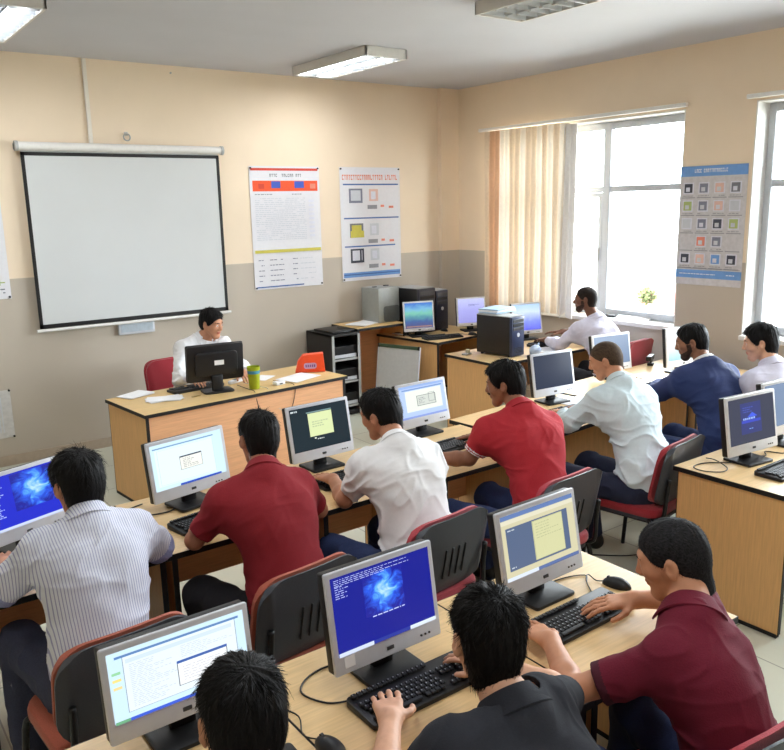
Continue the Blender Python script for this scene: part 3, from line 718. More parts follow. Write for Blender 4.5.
D += [(.02, .015, .7, .025, NAV_)]
GP = 'computer parts posters on the walls'
M_POST = mat('poster_paper', (226, 226, 232), .45, .02, spec=.4)
panel_thing('poster', 'left wall poster with red and orange top bands and dense text', 'poster', (-2.71, 0), (-1.90, 0), 1.335, 2.565, D, M_POST, group=GP, curl=0)
D = [(.05, .845, .97, .857, NAV_), (.05, .55, .97, .562, NAV_), (.05, .30, .90, .312, NAV_), (.02, .03, .98, .075, CYA_), (.02, .05, .98, .06, NAV_)]
glyphs(D, .04, .96, .89, .935, CORAL_, 3, 26)
for (v, c1) in ((.69, PIC_), (.385, MGR_), (.16, DKP_)):
    D += [(.14, v, .36, v+.125, c1), (.17, v+.02, .33, v+.11, LGR_ if c1 is PIC_ else (YEL_ if c1 is MGR_ else PAL_)), (.47, v+.015, .62, v+.12, SALM_ if c1 is PIC_ else LGR_), (.50, v+.03, .58, v+.1, PAL_), (.44, v-.055, .60, v-.02, M_INK), (.66, v-.04, .72, v-.02, CORAL_), (.80, v-.05, .88, v-.03, CORAL_)]
D += [(.15, .385, .37, .445, YEL_), (.22, .18, .25, .27, PAL_), (.29, .18, .32, .27, DKP_)]
panel_thing('poster', 'right wall poster with coral title and three pairs of small pictures', 'poster', (-1.645, 0), (-.84, 0), 1.345, 2.565, D, M_POST, group=GP, curl=0)
D = [(0, .915, 1, 1, CYA_), (0, .06, 1, .13, CYA_)]
glyphs(D, .22, .72, .945, .975, M_PAPER, 5, 18); tl(D, .06, .62, .085, .105, 1, M_PAPER, 6); tl(D, .78, .9, .085, .105, 1, M_PAPER, 7)
pc = [DKP_, PIC_, SALM_, MGR_, GRN_, PIC_, SALM_, LGR_, LGR_, PIC_, DKP_, GRN_, None, CORAL_, PIC_, None, DKP_, SALM_, CYA_, DKP_]
for k, c in enumerate(pc):
    i, j = k % 4, k//4; a = .06+.235*i; v = .77-.148*j
    D.append((a-.02, v-.035, a+.19, v-.028, M_INK))
    if c is None: continue
    D += [(a, v, a+.16, v+.095, PAL_), (a+.015, v+.01, a+.14, v+.085, c), (a+.04, v+.02, a+.10, v+.055, LGR_ if k % 3 else PAL_)]; tl(D, a, a+.16, v-.025, v-.008, 1, M_INK, k)
D += [(.02, .14, .98, .145, M_INK)]
panel_thing('poster', 'poster with blue bars and rows of small pictures between windows', 'poster', (0, -3.045), (0, -3.68), 1.40, 2.43, D, mat('poster_dull', (206, 204, 208), .5), pins=False, group=GP, curl=0)
D = [(.0, .9, 1, .95, CYA_), (.86, .12, .90, .60, GRN_), (.60, .34, .90, .36, GRN_), (.60, .14, .95, .15, GRN_), (.60, .28, .86, .29, DKP_), (.7, .2, .72, .5, DKP_)]
tl(D, .3, .94, .04, .10, 2, MGR_, 9)
panel_thing('poster', 'pale poster cut off by the left edge of the picture', 'poster', (-5.75, 0), (-5.0, 0), 1.45, 2.40, D, M_POST, group=GP)
D = []
for k in range(9): D.append((.3+.06*k, .12, .32+.06*k, .86, LGR_))
panel_thing('notice_sheet', 'plain pencil marked sheet low on the wall at left edge', 'paper', (-5.50, 0), (-5.105, 0), .25, .67, D, mat('dull_paper', (206, 204, 202), .9))

# ------------------------------------------------------------------ curtains and rods
def rod(label, y0, y1, seed):
    b = MB(); b.box((0, 0, 0), (.04, y1-y0, .035), bev=.006)
    o = b.build('curtain_rail', M_WHITE); o.location = (-.06, (y0+y1)/2, 2.95); tag(o, label, 'curtain rail')
    b = MB()
    for s_ in (-1, 1): b.box((.03, s_*(y1-y0)/2.1, 0), (.06, .02, .03))
    b.build('bracket', M_GREY, o)
rod('white curtain rail above the window with vertical blind', -3.11, -.48, 1)
rod('white curtain rail cut off at the right edge', -6.4, -3.66, 2)
t = thing('vertical_blind', 'peach and cream vertical blind drawn across left half of window', 'blind', (-.075, -.60, 1.0))
SL = [mat('blind_peach', (206, 164, 130), .9, .04, transl=.035), mat('blind_cream', (220, 200, 174), .9, .04, transl=.05), mat('blind_pale', (232, 222, 206), .9, .03, transl=.085)]
ns = 15; pat = [1, 0, 0, 2, 2, 1, 1, 2, 1, 1, 2, 1, 2, 1, 2]
for k in range(ns):
    y0 = -.0-k*.078; b = MB(); N = 8; vs = []; fs = []
    for j in range(13):
        z = 1.92*(1-j/12)
        for i in range(N+1):
            a = i/N; yy = y0-.098*a; xx = -.03*math.sin(PI*a)+(.035*a-.017)+.004*math.sin(3*z+k)
            vs.append((xx, yy, z))
    for j in range(12):
        for i in range(N): fs.append((j*(N+1)+i, j*(N+1)+i+1, (j+1)*(N+1)+i+1, (j+1)*(N+1)+i))
    b.add(vs, fs); b.build('slat', SL[pat[k % len(pat)]], t, True)
b = MB(); vs = []; fs = []; N = 28
for j in range(20):
    z = 1.90*(1-j/19)
    for i in range(N+1):
        a = i/N; wd = .16*(1+.25*(j/19)); vs.append((-.02+.028*math.sin(a*PI*5+.3*j/19)-.02*j/19, -1.16-wd*a+.03*j/19, z-.04*(j == 19)*math.sin(a*9)))
for j in range(19):
    for i in range(N): fs.append((j*(N+1)+i, j*(N+1)+i+1, (j+1)*(N+1)+i+1, (j+1)*(N+1)+i))
b.add(vs, fs); b.build('gathered_edge', mat('sheer_curtain', (216, 212, 208), .9, .03, transl=.05), t, True)

# ------------------------------------------------------------------ things on the teacher desk
def sheet(name, label, cat, x, y, rz, w_, d_, z=.7515, n_=3, m=None, group=None, fan=.02, lines_=False):
    t = thing(name, label, cat, (x, y, z), rad(rz), group); r = random.Random(int(abs(x*1000)))
    for k in range(n_):
        b = MB(); a = r.uniform(-1, 1)*rad(fan*300); R = Matrix.Rotation(a, 3, 'Z'); N = 6
        vs = []; fs = []
        for j in range(N+1):
            for i in range(N+1):
                p = R @ Vector((w_*(i/N-.5)+r.uniform(-.001, .001), d_*(j/N-.5), 0)); p.z = .0012*k+.0016+.008*max(0, i/N-.75)**2*k
                vs.append(p)
        for j in range(N):
            for i in range(N): fs.append((j*(N+1)+i, j*(N+1)+i+1, (j+1)*(N+1)+i+1, (j+1)*(N+1)+i))
        b.add(vs, fs)
        b.box((0, 0, .0004+.0012*k), (w_*.98, d_*.98, .0009), R=R)
        b.build('paper_sheet', m or M_PAPER, t)
    return t
GPp = 'loose papers on desks'
sheet('paper_stack', 'white paper stack at the left corner of teacher desk', 'paper', -4.455, -1.32, 24, .24, .17, n_=6, group=GPp)
sheet('paper_stack', 'fanned papers between paper stack and black keyboard', 'paper', -4.33, -1.60, -15, .26, .16, n_=5, group=GPp, fan=.05)
sheet('paper_stack', 'white sheets in front of the orange desk stand', 'paper', -3.17, -1.62, 20, .32, .23, n_=3, group=GPp)
sheet('paper_stack', 'white papers on top of the raised wooden stand', 'paper', -1.58, -.28, 20, .34, .24, z=.9015, n_=8, group=GPp)
sheet('paper_stack', 'single sheet lying right of the yellow green cup', 'paper', -3.40, -1.42, 30, .2, .14, n_=1, group=GPp)
sheet('paper_stack', 'sheets under the sleeve of the man by the window', 'paper', -.72, -2.14, 20, .3, .2, n_=2, group=GPp)
sheet('paper_stack', 'sheet on sunlit desk beside the pale shirt man', 'paper', -2.06, -3.72, 10, .3, .22, n_=2, group=GPp)
t = thing('cup', 'yellow green plastic cup standing on the teacher desk', 'cup', (-3.64, -1.735, .75))
b = MB(); b.lathe([(.038, 0), (.041, .002), (.052, .18), (.0505, .18), (.040, .006), (0.001, .005)], n=28); b.build('cup_wall', mat('yellow_green_plastic', (176, 188, 44), .3, .08, 40, transl=.2), t, 'auto')
b = MB(); b.lathe([(.0492, .125), (.0508, .15)], n=28); b.build('blue_print', mat('cup_print', (70, 140, 170), .5), t, 'auto')
t = thing('desk_stand', 'orange wedge shaped plastic stand on the right of teacher desk', 'desk stand', (-2.96, -1.46, .75), rad(-28))
b = MB(); b.prism([(-.13, 0), (.13, 0), (.115, .165), (-.06, .155), (-.105, .10)], -.045, .045, bev=.012); b.build('stand_body', mat('orange_plastic', (238, 82, 40), .4, .04), t, 'auto')
b = MB(); b.prism(rrect(.11, .05, .02, 4, .0, .06), -.049, -.044); b.build('label_patch', mat('label_lilac', (196, 160, 190), .6), t)
b = MB()
for k in range(5): b.box((-.036+.018*k, -.0495, .06), (.011, .001, .022))
b.build('logo_mark', mat('label_ink', (120, 70, 130), .6), t)
t = thing('key_ring', 'small brass keys in front of the teacher monitor', 'keys', (-4.13, -1.68, .75))
b = MB(); b.tube([(.016*math.cos(a*PI/6), .016*math.sin(a*PI/6), .003) for a in range(13)], .0016, 6, smooth=2); b.build('ring', mat('brass', (170, 140, 70), .35, metal=.7), t, True)
for k in range(2):
    b = MB(); b.box((.035+.004*k, .012*k, .003), (.045, .006, .003)); b.lathe([(.009, .0015), (.009, .0045)], c=(.02, .012*k, 0), n=12); b.build('key', MATS['brass'], t)
t = thing('handset', 'pale telephone handset lying right of the teacher monitor', 'phone', (-3.66, -1.44, .75), rad(25))
b = MB(); b.box((0, 0, .016), (.16, .045, .03), bev=.012); b.build('handset_body', M_WHITEP, t, 'auto')
b = MB(); b.box((0, 0, .0318), (.05, .03, .002), bev=.001); b.build('display', M_DARKG, t)
t = thing('power_adapter', 'white adapter box at the teacher desk edge with cables', 'adapter', (-3.42, -1.735, .75), rad(10))
b = MB(); b.box((0, 0, .014), (.09, .06, .028), bev=.006); b.build('adapter_body', M_WHITEP, t, 'auto')
b = MB(); b.box((0, -.0305, .012), (.03, .002, .01)); b.build('socket', M_DARKG, t)

# ------------------------------------------------------------------ back corner
t = thing('equipment_rack', 'black rack with silver edged shelves of devices beside the teacher desk', 'rack', (-1.995, -.31, 0))
b = MB()
w_, d_, h_ = .345, .50, .87
for s_ in (-1, 1): b.box((s_*(w_/2-.01), 0, h_/2), (.02, d_, h_), bev=.003)
b.box((0, 0, h_-.012), (w_, d_, .024), bev=.004); b.box((0, d_/2-.008, h_/2), (w_-.04, .014, h_-.03)); b.box((0, 0, .03), (w_-.04, d_-.02, .05)); b.build('rack_frame', mat('rack_black', (40, 38, 38), .5, .08), t)
for s_ in (-1, 1):
    b = MB(); b.box((s_*(w_/2-.014), -d_/2-.004, h_*.5), (.028, .008, h_-.02), bev=.002); b.build('front_rail', M_GREY, t)
for z in (.10, .36, .60):
    b = MB(); b.box((0, -.01, z), (w_-.045, d_-.04, .02)); b.build('shelf', M_GREY, t)
    b = MB(); b.box((0, -.02, z+.075), (w_-.06, d_-.09, .125), bev=.004); dv = b.build('device', M_BLK, t)
    b = MB(); b.box((0, -d_/2+.022, z+.035), (w_-.065, .008, .035), bev=.002); b.build('device_front', M_SILVER, dv)
t = thing('tray_lid', 'flat black device lying on top of the black rack', 'device', (-1.98, -.33, .87), rad(4))
b = MB(); b.box((0, 0, .014), (.30, .34, .026), bev=.006); b.build('device_case', M_BLK, t, 'auto')
b = MB(); b.tube([(.1, .1, .028), (.05, .0, .03), (.12, -.08, .029), (.155, -.17, .026)], .004, 7); b.build('cord', M_TUBE, t, True)

t = thing('whiteboard', 'small grey writing board leaning against the corner desk', 'whiteboard', (-1.56, -.80, 0), rad(-72))
lean = Matrix.Rotation(rad(-8), 3, 'X')
b = MB(); b.box((0, 0, .36), (.52, .012, .70)); b.xform(lambda v: lean @ v); b.build('board_sheet', mat('board_grey', (196, 198, 198), .5, .04), t)
b = MB()
for (x, z, a, c) in ((-.262, .36, .012, .72), (.262, .36, .012, .72), (0, .006, .53, .012)): b.box((x, 0, z), (a, .02, c), bev=.003)
b.xform(lambda v: lean @ v); b.build('board_frame', M_SILVER, t)
b = MB(); b.box((0, -.003, .705), (.51, .022, .035), bev=.003); b.xform(lambda v: lean @ v); b.build('green_top_strip', mat('board_green', (62, 84, 62), .5), t)
for s_ in (-1, 1):
    b = MB(); b.box((s_*.255, -.005, .705), (.022, .026, .04), bev=.004); b.xform(lambda v: lean @ v); b.build('corner_cap', M_EDGE, t)

t = thing('printer', 'large light grey box shaped machine behind the landscape monitor', 'machine', (-1.30, -.22, .90), rad(4))
b = MB(); b.box((0, 0, .19), (.30, .30, .38), bev=.012); b.build('machine_case', mat('machine_grey', (150, 154, 150), .35, .04), t, 'auto')
b = MB(); b.prism(rrect(.22, .17, .03, 4, .03, .095), -.156, -.149); b.build('dark_panel', mat('machine_dark', (96, 102, 104), .4), t)
b = MB(); b.box((-.08, 0, .383), (.05, .03, .008), bev=.002); b.box((.1, .02, .385), (.06, .03, .012), bev=.003); b.build('top_catch', M_DARKG, t)
def tower(label, x, y, z, rz, w_, d_, h_, body, front, kind, top=None):
    t = thing('computer_tower', label, 'computer', (x, y, z), rad(rz), 'computer towers')
    b = MB(); b.box((0, .01, h_/2+.008), (w_, d_-.03, h_-.016), bev=.004); b.build('case', body, t, 'auto')
    if top: b = MB(); b.box((0, .01, h_+.003), (w_, d_-.03, .008), bev=.002); b.build('top_cover', top, t)
    b = MB(); b.box((0, -d_/2+.012, h_/2+.004), (w_, .03, h_-.008), bev=.008); fr = b.build('front_panel', front, t, 'auto')
    for k in range(3):
        b = MB(); b.box((0, -d_/2-.004, h_*(.90-.10*k)), (w_*.82, .005, h_*.075), bev=.002); b.build('drive_bay', M_DARKG if k != 1 else M_EDGE, t)
    b = MB(); b.cyl((0, -d_/2-.002, h_*.55), (0, -d_/2-.007, h_*.55), w_*.10, n=20); b.build('power_button', M_SILVER, t, 'auto')
    b = MB()
    for k in range(4): b.box((0, -d_/2-.004, h_*(.12+.035*k)), (w_*.6, .003, .004))
    b.build('vent', M_EDGE, t)
    for sx in (-1, 1):
        for sy in (-1, 1):
            b = MB(); b.cyl((sx*w_*.35, sy*d_*.38, 0), (sx*w_*.35, sy*d_*.38, .01), .015, n=10); b.build('rubber_foot', M_EDGE, t)
    return t
M_NAVYF = mat('tower_front_blue', (48, 60, 92), .35, .08); M_TOWER = mat('tower_black', (30, 29, 30), .4, .08)
tower('black computer tower with dark blue front standing on the near corner desk', -1.19, -1.99, .75, 8, .19, .42, .375, M_TOWER, M_NAVYF, 0, M_GREY)
tower('dark tower with grey top, behind the landscape monitor', -.915, -.33, .75, 8, .27, .40, .50, M_TOWER, mat('tower_front_dark', (44, 44, 56), .35, .08), 0, M_GREY)
tower('dark tower with round silver button, rightmost of the back pair', -.655, -.28, .75, 8, .20, .40, .455, M_TOWER, mat('tower_front_slate', (40, 44, 62), .35, .08), 0, M_GREY)
t = thing('folder_stack', 'pale folders lying on top of the black tower beside curtain', 'folders', (-1.13, -1.89, 1.136), rad(8))
for k in range(3):
    q = MB(); q.box((.008*((k*7) % 3), .01*k, .007+.014*k), (.30, .22, .012), bev=.003, R=Matrix.Rotation(.05*k, 3, 'Z')); q.build('folder', M_PAPER if k % 2 else mat('pale_blue_card', (176, 200, 222), .7), t, 'auto')
t = thing('white_pouch', 'translucent white bag against the front of black tower', 'bag', (-.98, -2.245, .75), rad(20))
bm = bmesh.new(); bmesh.ops.create_icosphere(bm, subdivisions=3, radius=1)
for v in bm.verts:
    p = v.co; f_ = 1+.12*math.sin(6*p.x+3*p.y)*math.cos(5*p.z); v.co = Vector((p.x*.09*f_, p.y*.045*f_, max(-.9, p.z)*.05*f_+.046))
b = MB(); b.bm(bm); b.build('bag_film', mat('bag_film', (206, 220, 240), .3, .05, transl=.4), t, True)
b = MB(); b.tube([(.06, 0, .08), (.08, .0, .10), (.09, .0, .085)], .006, 8); b.build('knot', MATS['bag_film'], t, True)
t = thing('tape_block', 'small cream box at the near edge of the tower desk', 'box', (-1.44, -1.80, .75), rad(15))
b = MB(); b.box((0, 0, .008), (.10, .05, .016), bev=.003); b.build('box_base', M_GREY, t); b = MB(); b.box((.02, 0, .034), (.035, .035, .036), bev=.006); b.build('box_top', mat('cream_plastic', (206, 200, 170), .5), t)
t = thing('webcam', 'small black webcam standing on the sunlit desk by the wall', 'webcam', (-.62, -3.26, .75), rad(25))
b = MB(); b.box((0, 0, .012), (.06, .05, .022), bev=.006); b.cyl((0, 0, .02), (0, 0, .06), .009); b.build('webcam_stand', M_BLK, t)
b = MB(); b.box((-.03, 0, .075), (.15, .045, .04), bev=.008); hd = b.build('webcam_head', M_BLK, t); b = MB(); b.cyl((-.03, -.023, .075), (-.03, -.03, .075), .014, n=16); b.build('lens', M_DARKG, hd)
t = thing('folded_paper', 'white folded paper lying on the window sill', 'paper', (.105, -2.52, 1.002), rad(20))
b = MB(); b.box((0, 0, .004), (.16, .34, .006), bev=.001); b.quad((-.08, -.17, .008), (.08, -.17, .03), (.08, .17, .03), (-.08, .17, .008)); b.build('sheet', M_PAPER, t)
b = MB(); b.box((0, .13, .012), (.10, .04, .01), bev=.003); b.build('clip', M_GREY, t)
t = thing('clip_case', 'small dark case left of the folded paper on the sill', 'case', (.10, -2.24, 1.002), rad(10))
b = MB(); b.box((0, 0, .012), (.06, .13, .022), bev=.006); b.build('case_body', M_DARKG, t, 'auto'); b = MB(); b.box((0, 0, .0235), (.04, .09, .002)); b.build('case_lid', M_BLK, t)
t = thing('cable_bundle', 'tangled dark cables beside the landscape monitor foot', 'cables', (-1.20, -.46, .75))
rr = random.Random(5)
for k in range(4):
    b = MB(); b.tube([(rr.uniform(-.06, .06), rr.uniform(-.12, .1), .006+.012*rr.random()+.006*k) for _ in range(7)], .005, 7); b.build('cord', M_TUBE if k % 2 else M_CABLEW, t, True)

t = thing('cloth', 'crumpled pale cloth on the floor between the two right chairs', 'cloth', (-2.86, -4.40, 0), rad(30))
bm = bmesh.new(); bmesh.ops.create_icosphere(bm, subdivisions=4, radius=1); rr = random.Random(9)
for v in bm.verts:
    p = v.co; f_ = 1+.22*math.sin(7*p.x+2*p.z)*math.cos(6*p.y+3*p.z)+.1*math.sin(13*p.z+5*p.x); v.co = Vector((p.x*.05*f_+.04*p.z, p.y*.04*f_, max(-.95, p.z)*.09*f_+.088))
b = MB(); b.bm(bm); b.build('crumpled_body', mat('pale_cloth', (206, 208, 216), .9, .05), t, True)
b = MB(); b.box((.02, 0, .004), (.16, .09, .006), bev=.002); b.build('cloth_corner', MATS['pale_cloth'], t)
# ------------------------------------------------------------------ people: one smooth surface from a blended distance field
def rotz(a): c, s = math.cos(a), math.sin(a); return np.array([[c, -s, 0], [s, c, 0], [0, 0, 1.]])
def rotx(a): c, s = math.cos(a), math.sin(a); return np.array([[1., 0, 0], [0, c, -s], [0, s, c]])
def roty(a): c, s = math.cos(a), math.sin(a); return np.array([[c, 0, s], [0, 1., 0], [-s, 0, c]])
def vnoise(P, seed=0):
    i = np.floor(P).astype(np.int64); f = P-i; f = f*f*(3-2*f)
    def h(a, b_, c): 
        n_ = (a*374761393+b_*668265263+c*2147483647+seed*1274126177) & 0xffffffff
        n_ = ((n_ ^ (n_ >> 13))*1274126177) & 0xffffffff
        return ((n_ ^ (n_ >> 16)) & 0xffff)/65535.
    r = 0
    for a in (0, 1):
        for b_ in (0, 1):
            for c in (0, 1):
                wgt = (f[..., 0] if a else 1-f[..., 0])*(f[..., 1] if b_ else 1-f[..., 1])*(f[..., 2] if c else 1-f[..., 2])
                r = r+wgt*h(i[..., 0]+a, i[..., 1]+b_, i[..., 2]+c)
    return r*2-1
def smin(a, b_, k):
    if k <= 0: return np.minimum(a, b_)
    h = np.maximum(k-np.abs(a-b_), 0)/k
    return np.minimum(a, b_)-h*h*k*.25
def smax(a, b_, k): return -smin(-a, -b_, k)
def d_cone(P, a, b_, ra, rb):
    a, b_ = np.asarray(a, P.dtype), np.asarray(b_, P.dtype); ab = b_-a; L2 = ab@ab+1e-12
    t = np.clip(((P-a)@ab)/L2, 0, 1)
    return np.linalg.norm(P-a-t[..., None]*ab, axis=-1)-(ra+(rb-ra)*t)
def d_ell(P, c, r, R=None):
    q = P-np.asarray(c, P.dtype)
    if R is not None: q = q@R.astype(P.dtype)
    r = np.asarray(r, P.dtype); k0 = np.linalg.norm(q/r, axis=-1); k1 = np.linalg.norm(q/(r*r), axis=-1)
    return k0*(k0-1)/np.maximum(k1, 1e-6)
class Field:
    def __init__(s, lo, hi, h):
        s.lo = np.array(lo, float); s.h = h; s.n = np.maximum(2, np.ceil((np.array(hi)-s.lo)/h).astype(int)+1)
        s.ax = [s.lo[i]+h*np.arange(s.n[i]) for i in range(3)]
        s.F = np.full(s.n, .5, np.float32)
    def win(s, lo, hi):
        sl = []
        for i in range(3):
            a = int(np.clip(math.floor((lo[i]-s.lo[i])/s.h), 0, s.n[i])); b_ = int(np.clip(math.ceil((hi[i]-s.lo[i])/s.h)+1, 0, s.n[i])); sl.append(slice(a, b_))
        return tuple(sl)
    def pts(s, sl): return np.stack(np.meshgrid(*[s.ax[i][sl[i]].astype(np.float32) for i in range(3)], indexing='ij'), -1)
    def band(s, w_=.035):
        ix = np.nonzero(np.abs(s.F) < w_); return ix, np.stack([s.ax[i][ix[i]] for i in range(3)], -1)
    def op(s, fn, lo, hi, k=.02, mode='add', m=.06):
        sl = s.win(np.array(lo)-m, np.array(hi)+m)
        if any(x.stop <= x.start for x in sl): return
        d = fn(s.pts(sl)).astype(np.float32)
        if mode == 'add': s.F[sl] = smin(s.F[sl], d, k)
        elif mode == 'cut': s.F[sl] = smax(s.F[sl], -d, k)
    def cone(s, a, b_, ra, rb, k=.02, mode='add'):
        a, b_ = np.asarray(a, float), np.asarray(b_, float); r = max(ra, rb)
        s.op(lambda P: d_cone(P, a, b_, ra, rb), np.minimum(a, b_)-r, np.maximum(a, b_)+r, k, mode)
    def mesh(s):
        F = s.F; S = F < 0
        F = F.copy(); F[0] = F[-1] = .01; F[:, 0] = F[:, -1] = .01; F[:, :, 0] = F[:, :, -1] = .01; S = F < 0
        n_ = F.shape; c = np.zeros((n_[0]-1, n_[1]-1, n_[2]-1), np.int8)
        offs = [(i, j, k) for i in (0, 1) for j in (0, 1) for k in (0, 1)]
        for i, j, k in offs: c += S[i:n_[0]-1+i, j:n_[1]-1+j, k:n_[2]-1+k]
        act = np.argwhere((c > 0) & (c < 8)); idx = np.full(c.shape, -1, np.int32); idx[tuple(act.T)] = np.arange(len(act))
        pos = np.zeros((len(act), 3)); cnt = np.zeros(len(act))
        val = {o: F[act[:, 0]+o[0], act[:, 1]+o[1], act[:, 2]+o[2]].astype(float) for o in offs}
        for o in offs:
            for ax in range(3):
                if o[ax]: continue
                o2 = list(o); o2[ax] = 1; o2 = tuple(o2); a, b_ = val[o], val[o2]; x = (a < 0) != (b_ < 0)
                t = np.where(x, a/np.where(x, a-b_, 1), 0)
                p = np.tile(np.array(o, float), (len(act), 1)); p[:, ax] += t
                pos += p*x[:, None]; cnt += x
        V = (act+pos/np.maximum(cnt, 1)[:, None])*s.h+s.lo
        Q = []
        for ax in range(3):
            sl0 = [slice(None)]*3; sl1 = [slice(None)]*3; sl0[ax] = slice(0, -1); sl1[ax] = slice(1, None)
            A, B = S[tuple(sl0)], S[tuple(sl1)]; e = np.argwhere(A != B); u, v = (ax+1) % 3, (ax+2) % 3
            e = e[(e[:, u] > 0) & (e[:, v] > 0) & (e[:, u] < n_[u]-1) & (e[:, v] < n_[v]-1)]
            def I(du, dv): q = e.copy(); q[:, u] += du; q[:, v] += dv; return idx[tuple(q.T)]
            q = np.stack([I(-1, -1), I(0, -1), I(0, 0), I(-1, 0)], 1); fl = ~A[tuple(e.T)]
            q[fl] = q[fl][:, ::-1]; Q.append(q)
        return V, np.concatenate(Q)
def mesh_obj(name, V, Q, mats, parent, mi=None, smooth=True):
    me = bpy.data.meshes.new(name); nv, nq = len(V), len(Q)
    me.vertices.add(nv); me.vertices.foreach_set('co', np.asarray(V, np.float32).ravel())
    me.loops.add(nq*4); me.polygons.add(nq)
    me.polygons.foreach_set('loop_start', np.arange(0, nq*4, 4, dtype=np.int32)); me.loops.foreach_set('vertex_index', np.asarray(Q, np.int32).ravel())
    for m in (mats if isinstance(mats, (list, tuple)) else [mats]): me.materials.append(m)
    if mi is not None: me.polygons.foreach_set('material_index', np.asarray(mi, np.int32))
    me.polygons.foreach_set('use_smooth', np.ones(nq, bool)); me.update(calc_edges=True); me.validate()
    return link(name, me, parent)
# head in its own frame: x right, y forward, z up, origin at head centre
def head_d(P):
    d = d_ell(P, (0, -.014, .032), (.074, .095, .084))
    d = smin(d, d_ell(P, (0, -.055, -.005), (.060, .050, .055)), .03)
    d = smin(d, d_cone(P, (0, .040, -.01), (0, .056, -.082), .053, .027), .04)
    X = np.abs(P[..., 0]); S = np.stack([X, P[..., 1], P[..., 2]], -1)
    d = smin(d, d_cone(S, (.050, .004, -.035), (.016, .060, -.094), .018, .016), .035)
    d = smin(d, d_ell(S, (.036, .055, -.014), (.028, .026, .026)), .02)
    d = smin(d, d_cone(S, (.0, .078, .032), (.036, .070, .032), .012, .011), .02)
    d = smax(d, -d_ell(S, (.032, .098, .012), (.018, .016, .011)), .012)
    d = smin(d, d_cone(P, (0, .084, .020), (0, .104, -.018), .007, .0115), .012)
    d = smin(d, d_ell(S, (.011, .094, -.024), (.009, .010, .007)), .008)
    d = smin(d, d_ell(S, (.032, .074, .012), (.014, .0125, .0115)), .003)
    d = smin(d, d_ell(P, (0, .083, -.047), (.024, .012, .007)), .008)
    d = smin(d, d_ell(P, (0, .081, -.058), (.020, .012, .0075)), .006)
    d = smin(d, d_ell(P, (0, .074, -.090), (.016, .013, .012)), .012)
    Re = rotz(-.35)
    d = smin(d, d_ell(S, (.080, -.010, -.002), (.008, .019, .031), Re), .008)
    d = smax(d, -d_ell(S, (.088, -.006, .002), (.006, .010, .016), Re), .004)
    return d
def cranium(P, t):
    d = d_ell(P, (0, -.014, .032), (.074+t, .095+t, .084+t))
    d = smin(d, d_ell(P, (0, -.055, -.005), (.060+t, .050+t, .055+t)), .03)
    return smin(d, d_cone(P, (0, -.042, -.035), (0, -.040, -.105), .0515, .0525)-t, .02)
SKIN = {}
def skin(k):
    rgb = {'tan': (196, 140, 108), 'mid': (176, 122, 94), 'brown': (142, 96, 72), 'dark': (120, 82, 64), 'light': (214, 164, 134)}[k]
    m = mat('skin_'+k, rgb, .5, .06, 40, spec=.35)
    b_ = m.node_tree.nodes['Principled BSDF']; b_.inputs['Subsurface Weight'].default_value = 0
    lip = mat('lips_'+k, (max(0, rgb[0]-16), int(rgb[1]*.72), int(rgb[2]*.74)), .45, .05)
    return [m, lip, mat('eye_white', (226, 222, 216), .2), mat('eye_iris', (40, 28, 22), .15)]
def hair_mat(k):
    rgb = {'black': (15, 13, 13), 'dark': (24, 20, 19), 'grey': (36, 35, 37), 'shaved': (74, 60, 47), 'buzz': (40, 33, 30), 'beard': (64, 48, 40)}[k]
    m = mat('hair_'+k, rgb, .6 if k in ('black', 'dark') else .75, .9 if k == 'grey' else .35, 60 if k == 'grey' else 26, stretch=(9, 1.5, 3), spec=.18, bump=.3)
    return m
